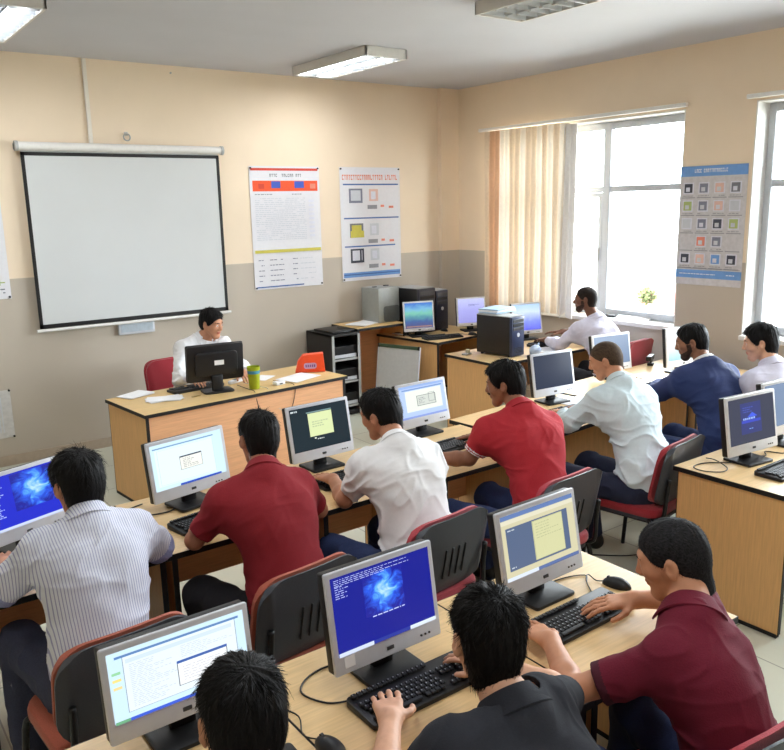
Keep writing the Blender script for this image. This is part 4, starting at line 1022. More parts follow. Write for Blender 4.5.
def build_person(label, p):
    P0 = np.array(p['P'], float); yw = rad(p.get('yaw', 0)); Rw = rotz(yw)
    L = lambda q: (np.array(q, float)-np.array([P0[0], P0[1], 0]))@Rw      # world -> person frame
    root = thing('person', label, 'person', (P0[0], P0[1], 0), yw, p.get('group'))
    h = p.get('h', .006)
    pel = np.array([0, 0, P0[2]]); c7 = L(p['C7'])+np.array([0, 0, -.04]); hc = L(p['head']); hy, hp, hr = [rad(v) for v in p['hrot']]
    Rh = rotz(hy-yw)@roty(hr)@rotx(hp)       # head frame -> person frame
    hl = lambda P: (P-hc)@Rh
    sh = [L(p['shL'])+np.array([0, 0, -.03]), L(p['shR'])+np.array([0, 0, -.03])]; _m = (sh[0]+sh[1])/2; sh = [_m+(q-_m)*.93 for q in sh]; el = [L(p['elL']), L(p['elR'])]; wr = [L(p['wrL']), L(p['wrR'])]
    lat = sh[1]-sh[0]; lat = lat/np.linalg.norm(lat)
    sc = p.get('girth', 1.0)*.94
    # ---- spine stations
    N = 11; ts = np.linspace(0, 1, N)
    mid = (pel+c7)/2+np.array([0, -.045, .02])
    sp = np.array([(1-t)**2*pel+2*t*(1-t)*mid+t*t*c7 for t in ts])
    side = np.array([(1-t)*np.array([1., 0, 0])+t*lat for t in ts]); side /= np.linalg.norm(side, axis=1)[:, None]
    rs = np.interp(ts, [0, .12, .35, .6, .82, .93, 1], [.165, .168, .150, .158, .146, .098, .055])*sc
    rf = np.interp(ts, [0, .12, .35, .6, .82, .93, 1], [.115, .120, .108, .112, .092, .070, .050])*sc
    sp_f = np.array([0, .0, 0])
    def torso(P, off=0.):
        sh_ = P.shape[:-1]; P = P.reshape(-1, 3).astype(np.float32); best = np.full(len(P), 9., np.float32); bt = np.zeros(len(P), np.float32); bv = np.zeros(P.shape, np.float32); spf = sp.astype(np.float32)
        for i in range(N-1):
            ab = spf[i+1]-spf[i]; q_ = P-spf[i]; t = np.clip((q_@ab)/(ab@ab), 0, 1); v = q_-t[..., None]*ab; d = np.einsum('...i,...i', v, v)
            m = d < best; best = np.where(m, d, best); bt = np.where(m, (i+t)/(N-1), bt); bv = np.where(m[..., None], v, bv)
        k = bt*(N-1); sx = np.stack([np.interp(bt, ts, side[:, q]) for q in range(3)], -1)
        s_ = np.einsum('...i,...i', bv, sx); q2 = np.maximum(best-s_*s_, 0); R1 = np.interp(bt, ts, rs)+off; R2 = np.interp(bt, ts, rf)+off
        k0 = np.sqrt((s_/R1)**2+q2/R2**2); k1 = np.sqrt((s_/R1**2)**2+q2/R2**4)
        return (k0*(k0-1)/np.maximum(k1, 1e-5)).reshape(sh_)
    hips = [pel+np.array([s_*.095, .03, -.03]) for s_ in (-1, 1)]
    knees = [L(q) for q in p['knees']] if 'knees' in p else [pel+np.array([s_*.15, .45, .0]) for s_ in (-1, 1)]
    feet = [L(q) for q in p['feet']] if 'feet' in p else [np.array([k_[0]*.9, k_[1]+.02, .09]) for k_ in knees]
    neck0 = c7+np.array([0, .012, -.02]); neck1 = hc+Rh@np.array([0, -.03, -.06])
    allp = np.array([pel, c7, hc, *sh, *el, *wr, *hips, *knees, *feet])
    lo = allp.min(0)-[.24, .24, .12]; hi = allp.max(0)+[.24, .28, .18]; lo[2] = -.01
    B = Field(lo, hi, h)
    B.op(lambda P: torso(P, -.006), sp.min(0)-.2, sp.max(0)+.2, .02)
    sc_p = [sp[8]*.5+sp[7]*.5+lat*(s_*.085)+np.array([0, -.012, 0]) for s_ in (-1, 1)]
    def arms_tr(F, off, k=.035):
        for i in (0, 1):
            s_ = i*2-1
            F.cone(c7+np.array([0, .01, -.045])+lat*s_*.04, sh[i]+np.array([0, 0, .005]), .052*sc+off, .060*sc+off, .05)
            F.cone(c7+np.array([0, .005, -.012])+lat*s_*.02, sh[i]+np.array([0, -.004, .014]), .044+off, .050*sc+off, .07)
            F.cone(sc_p[i], sh[i]+np.array([0, -.012, -.03]), .075*sc+off, .060*sc+off, .07)
            F.cone(sp[6]+lat*s_*.075, sh[i]+np.array([0, .0, -.06]), .072*sc+off, .050*sc+off, .07)
    arms_tr(B, -.004)
    def arm(F, i, off, t0=0., t1=1., fore=1., ku=.03):
        a, e, w_ = sh[i], el[i], wr[i]
        F.cone(a, a+(e-a)*min(t1, 1), .056*sc+off, (.056-(.016)*min(t1, 1))*sc+off, ku)
        if t1 >= 1 and fore > 0:
            m = e+(w_-e)*.28
            F.cone(e, m, .040*sc+off, .043*sc+off, .02); F.cone(m, e+(w_-e)*fore if fore < 1 else w_, .043*sc+off, .028+off+(1-fore)*.012, .02)
    for i in (0, 1): arm(B, i, 0)
    for i in (0, 1):
        B.cone(hips[i], knees[i], .082, .058, .04); B.cone(knees[i], feet[i], .056, .038, .02)
        B.cone(feet[i]+[0, -.02, -.045], feet[i]+np.array([0, .13, -.06]), .036, .026, .03)
    B.cone(neck0, neck1, .058, .054, .045)
    # head
    rr_ = np.full(3, .15); B.op(lambda P: head_d(hl(P)), hc-rr_, hc+rr_, .022)
    # hands
    for i in (0, 1):
        hd = p['hands'][i]      # (yaw of fingers in world deg, pitch deg, curl)
        fa = rad(hd[0]); d0 = L(np.array([P0[0], P0[1], 0])+np.array([-math.sin(fa), math.cos(fa), 0])); d0[2] = 0; d0 /= np.linalg.norm(d0)
        pt = rad(hd[1]); dn = d0*math.cos(pt)+np.array([0, 0, math.sin(pt)]); upv = -d0*math.sin(pt)+np.array([0, 0, math.cos(pt)])
        thumb = np.cross(dn, upv)*(1 if i == 0 else -1)     # toward the thumb: left hand -> right
        w_ = wr[i]; curl = hd[2]
        B.cone(w_, w_+dn*.02, .026, .024, .02)
        for k in range(4):
            o_ = (.033, .011, -.011, -.032)[k]; ln = (.042, .047, .044, .034)[k]; kl = (.086, .090, .086, .078)[k]
            kn = w_+dn*kl+thumb*o_*1.0
            B.cone(w_+dn*.012+thumb*o_*.55, kn, .0155, .0115, .014)
            q = kn; a_ = -curl*.14; r_ = (.0088, .0090, .0086, .0076)[k]; spread = thumb*(o_*1.6)
            for sg, (lf, da) in enumerate(((1.05, .28), (.66, .28), (.54, .3))):
                dd = dn*math.cos(a_)+upv*math.sin(a_)+spread*(1 if sg == 0 else .3); dd = dd/np.linalg.norm(dd); q2 = q+dd*ln*lf
                B.cone(q, q2, r_, r_*.93, .005); q = q2; r_ *= .93; a_ -= curl*da
        t0 = w_+dn*.022+thumb*.022-upv*.006; t1_ = t0+(dn*.62+thumb*.75-upv*.15)*.045; t2 = t1_+(dn*.85+thumb*.42-upv*.25)*.032; t3 = t2+(dn*.95+thumb*.1-upv*.3)*.026
        B.cone(t0, t1_, .0145, .0115, .012); B.cone(t1_, t2, .0112, .0098, .004); B.cone(t2, t3, .0098, .0085, .003)
    V, Q = B.mesh(); cen = V[Q].mean(1); c_h = hl(cen); mi = np.zeros(len(Q), int)
    ex = np.abs(c_h[:, 0]); 
    lipm = (np.abs(c_h[:, 0]) < .021) & (np.abs(c_h[:, 2]+.0525) < .009-.0002*0) & (c_h[:, 1] > .083); mi[lipm] = 1
    ed = np.linalg.norm(np.stack([(ex-.032)/1.25, (c_h[:, 2]-.011)/.62], -1), axis=-1); fr = (c_h[:, 1] > .066) & (c_h[:, 1] < .10)
    mi[(ed < .0085) & fr] = 2; mi[(np.hypot(ex-.032, c_h[:, 2]-.011) < .0050) & fr] = 3
    mesh_obj('body', V, Q, skin(p['skin']), root, mi)
    # ---- hair
    hs = p['hair']; top, sd, kind = hs['top'], hs['side'], hs['mat']; hh = p.get('hh', .004)
    Hf = Field((-.125, -.15, -.125), (.125, .135, .165), hh)
    P = Hf.pts((slice(None),)*3); z = P[..., 2]; y = P[..., 1]; x = np.abs(P[..., 0])
    wz = np.clip((z-.02)/.08, 0, 1); fz = np.clip((y-.02)/.07, 0, 1)
    t_ = sd+(top-sd)*wz+hs.get('front', 0)*fz*wz
    line = hs.get('line', .062)      # hairline height at the forehead
    face = -d_ell(P, (0, .125, line-.105), (.064, .075, .105))
    low = -.012+np.clip((-y-.012)/.03, 0, 1)*-(.075+hs.get('nape', .014))+np.where(y > .012, .012, 0)-hs.get('burn', .022)*np.clip(1-np.abs(y-.020)/.016, 0, 1)
    temple = -np.maximum(.044+.45*np.maximum(z, 0)-y, z-line-.002)
    ear = -d_ell(np.stack([x, y, z], -1), (.084, -.010, -.004), (.018, .022, .034))
    bnd = np.maximum.reduce([face, low-z, temple, ear, -(z+.074+hs.get('nape', .014))])
    tap = np.clip(-bnd/hs.get('taper', .022), 0, 1)**.6
    d = cranium(P, 0.)-(.0012+(t_-.0012)*tap)
    lw = hs.get('lump', .005)
    Hf.F = d.astype(np.float32); ix, Pb = Hf.band(.022)
    ang = np.arctan2(Pb[:, 0], Pb[:, 1]+.06)*.11; rdl = np.hypot(Pb[:, 0], Pb[:, 1]+.06)
    nzz = vnoise(np.stack([ang*95, rdl*22, Pb[:, 2]*20], -1), hs.get('seed', 1))*.6+vnoise(np.stack([ang*220, rdl*40, Pb[:, 2]*36], -1), 5)*.4
    d[ix] -= lw*nzz*(.35+.65*wz[ix])*tap[ix]
    d = smax(d, bnd, .003)
    Hf.F = d.astype(np.float32); Vh, Qh = Hf.mesh()
    # short strands so the outline reads as hair
    nst = hs.get('strands', 900)
    fc = Vh[Qh].mean(1); e1 = Vh[Qh[:, 1]]-Vh[Qh[:, 0]]; e2 = Vh[Qh[:, 3]]-Vh[Qh[:, 0]]; nn = np.cross(e1, e2); nn /= np.linalg.norm(nn, axis=1)[:, None]+1e-9
    outw = np.einsum('ij,ij->i', nn, fc-np.array([0, -.014, .02])) > .02
    cand = np.where(outw)[0]
    rg = np.random.default_rng(hs.get('seed', 1))
    if nst and len(cand):
        s_i = rg.choice(cand, nst); c0 = fc[s_i]; n0 = nn[s_i]; crown = np.array(hs.get('crown', (.01, -.06, .12)))
        fl = c0-crown; fl += np.array(hs.get('comb', (0, 0, 0)))*.12; fl -= n0*np.einsum('ij,ij->i', fl, n0)[:, None]; fl /= np.linalg.norm(fl, axis=1)[:, None]+1e-6
        fl += rg.normal(0, hs.get('mess', .12), fl.shape); fl /= np.linalg.norm(fl, axis=1)[:, None]
        wd = np.cross(fl, n0); wd /= np.linalg.norm(wd, axis=1)[:, None]+1e-9
        ln = (hs.get('len', .020)*(.5+rg.random(nst)))[:, None]; lift = hs.get('lift', .10); w0 = hs.get('w0', .0011)
        a = c0-n0*.002; m1 = c0+fl*ln*.5+n0*ln*lift*.6; e_ = c0+fl*ln+n0*(ln*lift*.7-ln*ln/.17); m1 = m1-n0*(ln*.5)**2/.17
        base = len(Vh); SV = np.stack([a-wd*w0, a+wd*w0, m1+wd*w0*.8, m1-wd*w0*.8, e_+wd*w0*.25, e_-wd*w0*.25], 1).reshape(-1, 3)
        k6 = base+6*np.arange(nst)[:, None]; SQ = np.concatenate([k6+np.array([[0, 1, 2, 3]]), k6+np.array([[3, 2, 4, 5]])])
        Vh = np.concatenate([Vh, SV]); Qh = np.concatenate([Qh, SQ])
    mesh_obj('hair', Vh@Rh.T+hc, Qh, hair_mat(kind), root)
    # ---- brows, beard
    if p.get('face', True):
        bb = MB()
        for s_ in (-1, 1):
            pts = [Rh@np.array((s_*.014, .0905, .031))+hc, Rh@np.array((s_*.030, .0870, .036))+hc, Rh@np.array((s_*.048, .073, .031))+hc]; bb.tube(pts, .0034, 6)
        bb.build('eyebrows', hair_mat('dark'), root, True)
    bd = p.get('beard')
    if bd:
        Bf = Field((-.09, -.03, -.13), (.09, .13, .0), .004); P = Bf.pts((slice(None),)*3); X = np.abs(P[..., 0]); d = head_d(P)-.0016-(.0030 if bd == 'moustache' else 0)
        mous = d_ell(P, (0, .093, -.037), (.027, .022, .0075 if bd != 'full' else .009))
        reg = mous
        if bd == 'full':
            jaw = np.maximum(P[..., 2]+.040+np.clip(P[..., 1]-.03, 0, 1)*.42, -(P[..., 1]-.005)); burn = np.maximum(np.abs(P[..., 1]-.018)-.016, P[..., 2]-.0)
            reg = np.minimum(mous, np.minimum(jaw, burn)); reg = np.maximum(reg, -d_ell(P, (0, .09, -.0525), (.024, .02, .009)))
        Bf.F = np.maximum(d, reg).astype(np.float32); Vb, Qb = Bf.mesh()
        if len(Qb): mesh_obj('moustache' if bd == 'moustache' else 'beard', Vb@Rh.T+hc, Qb, hair_mat('beard'), root)
    # ---- shirt
    st = p['shirt']; off = st.get('off', .011); hem = st.get('hem', .50); slv = st['sleeve']
    S = Field(np.array([*(np.minimum.reduce([sp.min(0), *sh, *el, *(wr if slv > 1 else el)])[:2]-.22), hem-.05]), np.maximum.reduce([sp.max(0), *sh, *el, *(wr if slv > 1 else el)])+[.22, .22, .16], h)
    loose = st.get('loose', .012)
    def tors(P):
        d = torso(P, off)-loose*np.clip(1-np.abs((P[..., 2]-.72)/.22), 0, 1)
        return d
    S.op(tors, sp.min(0)-.22, sp.max(0)+.22, .02); arms_tr(S, off-.002)
    for i in (0, 1):
        if slv <= 1:
            o_ = off+.001+.003*slv+(.008 if slv > .95 else 0); a_, e_ = sh[i], el[i]; x_ = (e_-a_)/np.linalg.norm(e_-a_); q_ = a_+(e_-a_)*slv; z_ = q_+x_*.05
            S.op(lambda P: smax(d_cone(P, a_, z_, .056*sc+o_, (.056-.016*slv)*sc+o_), (P-q_)@x_, .004), np.minimum(a_, z_)-.08, np.maximum(a_, z_)+.08, .03)
        else: arm(S, i, off+.006, 0, 1, slv-1)
    na = (neck1-neck0)/np.linalg.norm(neck1-neck0)
    if not st.get('nocollar'): S.cone(neck0-na*.01, neck0+na*.075, .078, .0655, .035)
    Pall = S.pts((slice(None),)*3)
    # folds gather at the waist, over the shoulder blades and the inside of elbows and armpits
    ix, Pb = S.band(); wst = np.clip(1-np.abs(Pb[:, 2]-.64)/.24, 0, 1); near = np.zeros(len(Pb))
    for i in (0, 1):
        near = np.maximum(near, np.clip(1-np.linalg.norm(Pb-el[i], axis=-1)/.15, 0, 1) if slv > .8 else 0)
        near = np.maximum(near, .9*np.clip(1-np.linalg.norm(Pb-(sh[i]+[0, -.02, -.10]), axis=-1)/.18, 0, 1))
    warp = Pb+.05*np.stack([vnoise(Pb*7, 1), vnoise(Pb*7, 2), vnoise(Pb*7, 3)], -1)
    sd_ = st.get('seed', len(label))
    f1 = (1-np.abs(vnoise(warp*np.array([5, 6, 19]), sd_)))**3-.35; f2 = (1-np.abs(vnoise(warp*np.array([15, 8, 7]), sd_+4)))**3-.35
    f3 = (1-np.abs(vnoise((warp@rotx(.5).T@roty(.7).T)*np.array([5, 9, 17]), sd_+9)))**3-.35
    amp = st.get('fold', .006)*2.1
    S.F[ix] -= (amp*(f1*(.25+1.1*wst)+f2*(.25+.8*near)+f3*(.35+.9*near))).astype(np.float32)
    # cut: collar plane, sleeve ends, hem
    top_d = (Pall-(neck0+na*.050))@na; rad_d = np.linalg.norm(Pall-(neck0+na*.07), axis=-1)
    S.F = np.where(rad_d < .088, np.maximum(S.F, top_d.astype(np.float32)), S.F)
    for i in (0, 1):
        a, e, w_ = sh[i], el[i], wr[i]
        if slv <= 1: c_ = a+(e-a)*slv; ax_ = (e-a)/np.linalg.norm(e-a)
        else: c_ = e+(w_-e)*(slv-1); ax_ = (w_-e)/np.linalg.norm(w_-e)
        dd = (Pall-c_)@ax_; rr2 = np.linalg.norm(Pall-c_, axis=-1); S.F = np.where((rr2 < (.078 if slv <= 1 else .13)) & (dd > -.06), np.maximum(S.F, dd.astype(np.float32)), S.F)
        if slv <= 1 and st.get('hollow', True): S.op(lambda P: d_cone(P, c_-ax_*.004, c_+ax_*.03, .044*sc, .048*sc), c_-.1, c_+.1, .0, 'cut', .02)
    S.F = np.maximum(S.F, (hem-Pall[..., 2]).astype(np.float32))
    V, Q = S.mesh(); cen = V[Q].mean(1); mi = np.zeros(len(Q), int); mats = [st['mat']]
    if st.get('band'):
        mats.append(st['band'])
        for i in (0, 1):
            a, e, w_ = sh[i], el[i], wr[i]
            if slv <= 1: c_ = a+(e-a)*slv; ax_ = (e-a)/np.linalg.norm(e-a)
            else: c_ = e+(w_-e)*(slv-1); ax_ = (w_-e)/np.linalg.norm(w_-e)
            dd = -(cen-c_)@ax_; r2 = np.linalg.norm(cen-c_, axis=-1)
            for (b0, b1) in st.get('bands', ((.0, .022),)): mi[(dd >= b0) & (dd < b1) & (r2 < .09)] = 1
    so = mesh_obj(st.get('name', 'shirt'), V, Q, mats, root, mi)
    # collar: band standing round the neck and folded outwards
    if st.get('collar', True):
        cb = MB(); ch = st.get('ch', .030); prof = [(.0625, .0), (.0625, ch*.7), (.064, ch), (.069, ch+.002), (.086, -.004), (.097, -.026), (.094, -.030), (.080, -.012), (.069, ch*.6)]
        u_ = lat-na*(lat@na); u_ /= np.linalg.norm(u_); f_ = np.cross(na, u_); f_ = f_ if f_[1] > 0 else f_; c0 = neck0+na*.046; n_ = 44; op = st.get('open', 28)
        vs = []; m_ = len(prof)
        for k in range(n_+1):
            a_ = rad(90+op+(360-2*op)*k/n_); fade = math.sin(a_)
            for r_, z_ in prof:
                q = c0+(u_*math.cos(a_)+f_*math.sin(a_)*1.04)*r_*1.02*st.get('cr', 1)+na*(z_-.012*max(0, fade)); vs.append(q)
        fs = [(k*m_+j, k*m_+(j+1) % m_, (k+1)*m_+(j+1) % m_, (k+1)*m_+j) for k in range(n_) for j in range(m_)]+[tuple(range(m_-1, -1, -1)), tuple(range(n_*m_, n_*m_+m_))]
        cb.add(vs, fs); cb.build('collar', st.get('collar_mat', st['mat']), so, 'auto')
    for (nm, m2, rr0, t0_, t1_) in st.get('cuffs', ()):     # rings on the sleeves
        for i in (0, 1):
            e, w_ = (el[i], wr[i]) if slv > 1 else (sh[i], el[i]); q0, q1 = e+(w_-e)*t0_, e+(w_-e)*t1_
            cb = MB(); cb.cyl(q0, q1, rr0*1.03, rr0, 22); cb.build(nm, m2, so, 'auto')
    # ---- trousers, shoes
    T = Field(np.minimum.reduce([pel-.22, *knees, *feet])-[.12, .12, .02], np.maximum.reduce([pel+.2, *knees, *feet])+[.12, .12, .1], max(h, .007))
    T.op(lambda P: d_ell(P, pel+[0, -.0, -.015], (.185*sc, .150, .125)), pel-.22, pel+.22, .03)
    for i in (0, 1):
        T.cone(hips[i], knees[i], .096*sc, .074, .05); T.cone(knees[i], feet[i]+[0, 0, .02], .072, .062, .03)
    Pt = T.pts((slice(None),)*3); ix, Pb = T.band(); T.F[ix] -= (.010*((1-np.abs(vnoise((Pb+.03*vnoise(Pb*8, 3)[..., None])*np.array([9, 16, 14]), 7)))**3-.35)).astype(np.float32)
    T.F = np.maximum(T.F, (.075-Pt[..., 2]).astype(np.float32)); T.F = np.maximum(T.F, (Pt[..., 2]-(P0[2]+.10)).astype(np.float32))
    V, Q = T.mesh(); mesh_obj('trousers', V, Q, p['pants'], root)
    for i in (0, 1):
        f0 = feet[i]+np.array([0, -.03, -.042]); f1_ = feet[i]+np.array([0, .15, -.052]); Sf = Field(np.minimum(f0, f1_)-.08, np.maximum(f0, f1_)+.09, .007)
        Sf.cone(f0, f1_, .050, .040, .02); Sf.cone(feet[i]+[0, -.01, -.02], feet[i]+[0, .0, .03], .050, .048, .03); Pq = Sf.pts((slice(None),)*3); Sf.F = np.maximum(Sf.F, (.003-Pq[..., 2]).astype(np.float32))
        V, Q = Sf.mesh(); mesh_obj('shoe', V, Q, mat('shoe_black', (30, 27, 26), .35, .1), root)
    return root

# fabrics
def striped(name, a, c, per, w_=.3):
    m = bpy.data.materials.new(name); m.use_nodes = True; nt = m.node_tree; b_ = nt.nodes['Principled BSDF']; b_.inputs['Roughness'].default_value = .85
    tc = nt.nodes.new('ShaderNodeTexCoord'); sp_ = nt.nodes.new('ShaderNodeSeparateXYZ'); nt.links.new(tc.outputs['Object'], sp_.inputs[0])
    mu = nt.nodes.new('ShaderNodeMath'); mu.operation = 'MULTIPLY'; mu.inputs[1].default_value = 1/per; nt.links.new(sp_.outputs['X'], mu.inputs[0])
    fr = nt.nodes.new('ShaderNodeMath'); fr.operation = 'FRACT'; nt.links.new(mu.outputs[0], fr.inputs[0])
    lt = nt.nodes.new('ShaderNodeMath'); lt.operation = 'LESS_THAN'; lt.inputs[1].default_value = w_; nt.links.new(fr.outputs[0], lt.inputs[0])
    mx = nt.nodes.new('ShaderNodeMixRGB'); mx.inputs[1].default_value = lin(a)+(1,); mx.inputs[2].default_value = lin(c)+(1,)
    nt.links.new(lt.outputs[0], mx.inputs[0]); nt.links.new(mx.outputs[0], b_.inputs['Base Color']); return m
F_STR = striped('striped_cotton', (222, 225, 236), (158, 161, 198), .0095)
F_STRIN = mat('blue_lining', (150, 156, 200), .9, .12, 160, bump=.2)
F_RED = mat('red_pique', (132, 26, 36), .9, .07, 220, bump=.2)
F_RED2 = mat('bright_red_pique', (168, 36, 46), .9, .07, 220, bump=.2)
F_MAR = mat('maroon_pique', (104, 16, 40), .9, .07, 220, bump=.2)
F_MARD = mat('maroon_rib', (70, 18, 34), .9, .07, 220)
F_WHT = mat('white_cotton', (232, 232, 234), .85, .02, 60)
F_ICE = mat('pale_aqua_cotton', (206, 222, 228), .85, .03, 60)
F_LIL = mat('lilac_white_cotton', (218, 216, 234), .85, .03, 60)
F_NAVY = mat('navy_wool', (38, 52, 96), .85, .12, 240, bump=.15)
F_DARK = mat('charcoal_knit', (36, 38, 46), .9, .1, 240, bump=.15)
J_BLUE = mat('blue_denim', (42, 55, 94), .9, .15, 180, bump=.2)
J_DARK = mat('dark_trousers', (32, 31, 36), .9, .1, 120)
J_NAVY = mat('navy_trousers', (32, 38, 60), .9, .1, 120)
J_SLATE = mat('slate_denim', (58, 62, 84), .9, .15, 180, bump=.2)
PEOPLE = []
def person(label, **k): PEOPLE.append((label, k))
TY = (0, -8, 1.0)
HB = dict(top=.020, side=.012, mat='black', lump=.009, strands=3200, len=.018, w0=.0009, lift=.12, mess=.16)
def hair(**k): d = dict(HB); d.update(k); return d
person('man in white striped shirt seen from behind at the left edge', P=(-5.76, -4.70, .53), C7=(-5.70, -4.50, 1.075), head=(-5.70, -4.37, 1.15), hrot=(12, -8, 0), shL=(-5.875, -4.46, .985), shR=(-5.525, -4.46, .98), elL=(-6.02, -4.37, .80), elR=(-5.405, -4.40, .82), wrL=(-5.95, -4.13, .815), wrR=(-5.62, -4.17, .815), hands=((-15, -2, 1), (20, -2, 1)), skin='tan', hair=hair(top=.026, side=.014, len=.03, lump=.008, seed=2), shirt=dict(mat=F_STR, sleeve=.99, band=F_STRIN, bands=((0, .045),), fold=.006, loose=.02, hem=.49), pants=J_SLATE, knees=((-5.95, -4.30, .56), (-5.62, -4.24, .53)), feet=((-5.97, -4.36, .09), (-5.6, -4.3, .09)))
person('man in red polo shirt seen from behind before the white screen', P=(-5.0, -4.70, .53), C7=(-4.965, -4.47, 1.085), head=(-4.91, -4.31, 1.16), hrot=(-4, -8, 3), shL=(-5.155, -4.44, .99), shR=(-4.785, -4.44, .975), elL=(-5.255, -4.36, .80), elR=(-4.67, -4.40, .80), wrL=(-5.10, -4.17, .815), wrR=(-4.83, -4.19, .815), hands=((-35, -2, 1), (25, -2, 1)), skin='mid', hair=hair(top=.020, side=.007, seed=4, len=.018), shirt=dict(mat=F_RED, sleeve=.80, fold=.005, loose=.014), pants=J_DARK, knees=((-5.24, -4.36, .55), (-4.86, -4.24, .53)), feet=((-5.2, -4.3, .09), (-4.85, -4.2, .09)))
person('man in white short sleeve shirt leaning toward the dark screen', P=(-4.33, -4.72, .53), C7=(-4.275, -4.50, 1.08), head=(-4.235, -4.29, 1.148), hrot=(24, -16, -4), shL=(-4.455, -4.44, .99), shR=(-4.085, -4.48, .975), elL=(-4.51, -4.37, .80), elR=(-4.0, -4.38, .80), wrL=(-4.42, -4.13, .815), wrR=(-4.15, -4.14, .815), hands=((8, -2, 1), (12, -2, 1)), skin='mid', hair=hair(top=.020, side=.008, seed=5, len=.02), shirt=dict(mat=F_WHT, sleeve=.86, fold=.011, loose=.024, ch=.03), pants=J_BLUE, knees=((-4.56, -4.32, .54), (-4.2, -4.24, .53)), feet=((-4.5, -4.3, .09), (-4.2, -4.2, .09)))
person('moustached man in bright red polo shirt turned to the left', P=(-3.52, -4.70, .53), yaw=12, C7=(-3.40, -4.45, 1.085), head=(-3.385, -4.285, 1.172), hrot=(34, -12, 0), shL=(-3.60, -4.37, .99), shR=(-3.225, -4.47, .975), elL=(-3.66, -4.30, .805), elR=(-3.17, -4.24, .84), wrL=(-3.86, -4.16, .815), wrR=(-3.31, -4.03, .81), hands=((50, -2, 1), (28, -8, 1)), skin='brown', beard='moustache', hair=hair(top=.024, side=.012, seed=6, len=.022, burn=.02), shirt=dict(mat=F_RED2, sleeve=.78, fold=.006, loose=.014, band=F_WHT, bands=((.006, .012), (.018, .024))), pants=J_BLUE, knees=((-3.84, -4.36, .55), (-3.46, -4.24, .53)), feet=((-3.8, -4.35, .09), (-3.44, -4.2, .09)))
person('man with shaved head in pale blue shirt beside the aisle', P=(-2.66, -4.70, .53), yaw=8, C7=(-2.47, -4.38, 1.085), head=(-2.43, -4.21, 1.17), hrot=(32, -20, -3), shL=(-2.655, -4.33, .985), shR=(-2.285, -4.40, .965), elL=(-2.76, -4.20, .82), elR=(-2.17, -4.2, .82), wrL=(-2.585, -4.02, .815), wrR=(-2.36, -4.04, .815), hands=((-14, -2, 1), (12, -2, 1)), skin='tan', hair=hair(top=.0035, side=.002, mat='shaved', lump=.001, strands=0, line=.075, taper=.04), shirt=dict(mat=F_ICE, sleeve=1.80, fold=.011, loose=.024), pants=J_NAVY, knees=((-2.92, -4.34, .55), (-2.58, -4.22, .53)), feet=((-2.95, -4.36, .09), (-2.62, -4.3, .09)))
person('man in navy blue jacket typing at the sunlit desk', P=(-1.75, -4.66, .53), yaw=6, C7=(-1.61, -4.42, 1.09), head=(-1.60, -4.27, 1.195), hrot=(32, -16, 0), shL=(-1.775, -4.33, .995), shR=(-1.415, -4.43, .985), elL=(-1.80, -4.12, .83), elR=(-1.27, -4.2, .82), wrL=(-1.50, -3.99, .84), wrR=(-1.30, -4.0, .815), hands=((-25, -10, 1), (14, -2, 1)), skin='brown', beard='full', hair=hair(top=.014, side=.006, seed=8, len=.012), shirt=dict(name='jacket', mat=F_NAVY, sleeve=1.86, fold=.006, loose=.02, off=.018, collar_mat=F_WHT, ch=.032), pants=J_BLUE, knees=((-1.98, -4.26, .55), (-1.62, -4.18, .53)), feet=((-1.95, -4.25, .09), (-1.6, -4.15, .09)))
person('young man in white shirt at the right edge below the poster', P=(-1.30, -4.92, .53), C7=(-1.345, -4.73, 1.09), head=(-1.335, -4.61, 1.20), hrot=(32, -12, 0), shL=(-1.52, -4.68, .99), shR=(-1.15, -4.73, .985), elL=(-1.56, -4.46, .80), elR=(-1.08, -4.48, .80), wrL=(-1.40, -4.27, .76), wrR=(-1.2, -4.26, .76), hands=((-10, -10, 1), (10, -10, 1)), skin='light', hair=hair(top=.022, side=.010, front=.004, seed=9, len=.02), shirt=dict(mat=F_LIL, sleeve=1.8, fold=.006, loose=.018), pants=J_DARK, knees=((-1.5, -4.5, .55), (-1.1, -4.48, .55)), feet=((-1.5, -4.5, .09), (-1.1, -4.5, .09)))
person('black haired man at the bottom left seen from behind, mostly cut off', P=(-5.92, -6.44, .53), C7=(-5.87, -6.22, 1.07), head=(-5.84, -6.04, 1.15), hrot=(-10, -10, 2), shL=(-6.06, -6.17, .98), shR=(-5.69, -6.19, .97), elL=(-6.15, -6.02, .80), elR=(-5.63, -6.05, .80), wrL=(-5.96, -5.84, .815), wrR=(-5.70, -5.84, .815), hands=((-15, -2, 1), (10, -2, 1)), h=.006, hh=.003, skin='tan', hair=hair(top=.018, side=.010, seed=11, strands=9000, len=.030, lift=.03, lump=.006, mess=.07, w0=.0008), shirt=dict(mat=F_DARK, sleeve=.8, fold=.005), pants=J_BLUE)
person('man in charcoal polo shirt bent over the large keyboard', P=(-5.31, -6.45, .53), C7=(-5.245, -6.24, 1.03), head=(-5.21, -6.085, 1.115), hrot=(-22, -8, 3), shL=(-5.435, -6.20, .985), shR=(-5.125, -6.19, .975), elL=(-5.51, -6.05, .80), elR=(-4.87, -6.06, .81), wrL=(-5.335, -5.85, .815), wrR=(-4.93, -5.84, .815), hands=((-30, -2, 1), (14, -2, 1)), h=.005, hh=.003, skin='light', hair=hair(top=.022, side=.009, seed=12, strands=9000, len=.024, lift=.05, lump=.010, mess=.10, w0=.0008), shirt=dict(mat=F_DARK, sleeve=.8, fold=.006, loose=.016, hollow=False), pants=J_BLUE)
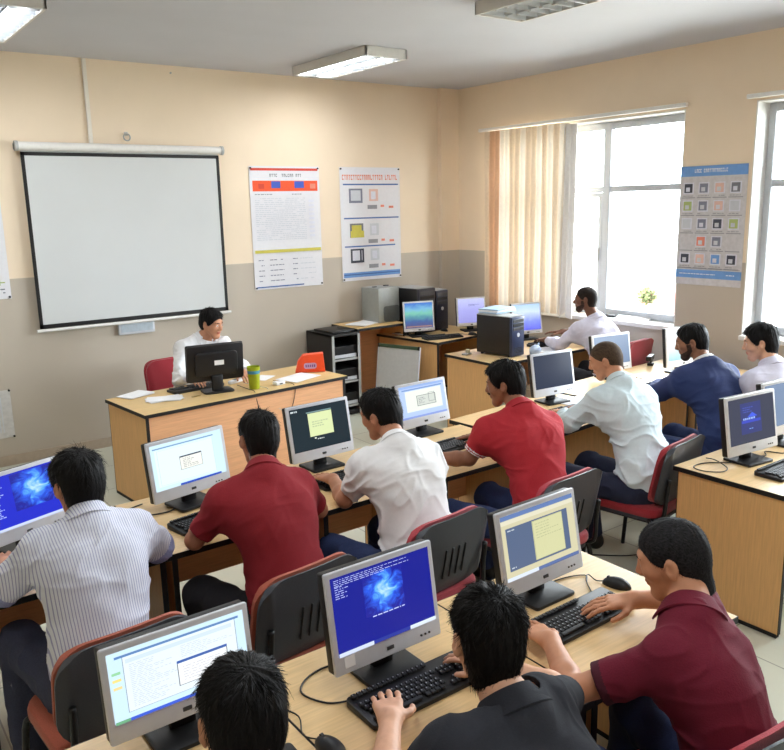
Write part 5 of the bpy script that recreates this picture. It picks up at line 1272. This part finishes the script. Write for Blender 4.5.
person('man in maroon polo shirt typing with both hands at right', P=(-4.61, -6.42, .53), yaw=20, C7=(-4.545, -6.225, 1.03), head=(-4.465, -6.09, 1.105), hrot=(26, -20, 0), shL=(-4.68, -6.245, .955), shR=(-4.375, -6.11, .955), elL=(-4.845, -6.05, .805), elR=(-4.12, -6.0, .83), wrL=(-4.71, -5.845, .815), wrR=(-4.29, -5.84, .815), hands=((-10, -2, .9), (58, -2, .9)), h=.005, hh=.003, girth=.98, skin='tan', hair=hair(top=.009, side=.005, mat='grey', seed=13, strands=7000, len=.008, lift=.22, lump=.004, taper=.03, nape=.04, line=.052, w0=.0007), shirt=dict(mat=F_MAR, sleeve=.74, fold=.006, loose=.018, band=F_MARD, bands=((.0, .026),)), pants=J_BLUE, knees=((-4.82, -6.06, .55), (-4.46, -5.98, .54)))
person('teacher in white shirt sitting behind the black flat monitor', P=(-3.76, -.80, .53), yaw=188, C7=(-3.725, -.96, 1.105), head=(-3.67, -1.06, 1.20), hrot=(206, -13, 0), shL=(-3.55, -1.02, 1.02), shR=(-3.90, -.97, 1.025), elL=(-3.46, -1.22, .80), elR=(-4.03, -1.16, .80), wrL=(-3.58, -1.42, .815), wrR=(-3.99, -1.32, .815), hands=((168, -2, 1), (182, -2, 1)), skin='tan', hair=hair(top=.022, side=.008, seed=14, line=.078, nape=-.015, burn=.012), shirt=dict(mat=F_WHT, sleeve=1.8, fold=.011, loose=.02, open=40), pants=J_DARK, knees=((-3.62, -1.16, .55), (-3.93, -1.16, .55)), feet=((-3.62, -1.2, .09), (-3.92, -1.2, .09)))
person('man in lilac white shirt facing the screen under the window', P=(-.54, -2.76, .53), yaw=8, C7=(-.47, -2.55, 1.10), head=(-.51, -2.43, 1.245), hrot=(34, -4, 0), shL=(-.64, -2.46, .995), shR=(-.30, -2.53, .985), elL=(-.66, -2.25, .81), elR=(-.20, -2.24, .86), wrL=(-.585, -2.02, .815), wrR=(-.36, -2.04, .88), hands=((-8, -2, 1), (20, -4, .6)), skin='dark', beard='full', hair=hair(top=.008, side=.004, mat='buzz', strands=500, len=.006, lump=.002), shirt=dict(mat=F_LIL, sleeve=1.82, fold=.006, loose=.02), pants=J_DARK, knees=((-.68, -2.36, .55), (-.36, -2.34, .55)), feet=((-.68, -2.4, .09), (-.36, -2.4, .09)))
import sys, time
for lb, k in PEOPLE: 
    build_person(lb, k)
SC.view_settings.view_transform = 'Standard'; SC.view_settings.look = 'None'; SC.view_settings.gamma = 1; SC.view_settings.exposure = 0.28
SC.cycles.max_bounces = 8; SC.cycles.diffuse_bounces = 5; SC.cycles.caustics_reflective = False; SC.cycles.caustics_refractive = False; SC.cycles.transparent_max_bounces = 12
SC.cycles.sample_clamp_indirect = 6
try: SC.cycles.use_denoising = True
except Exception: pass
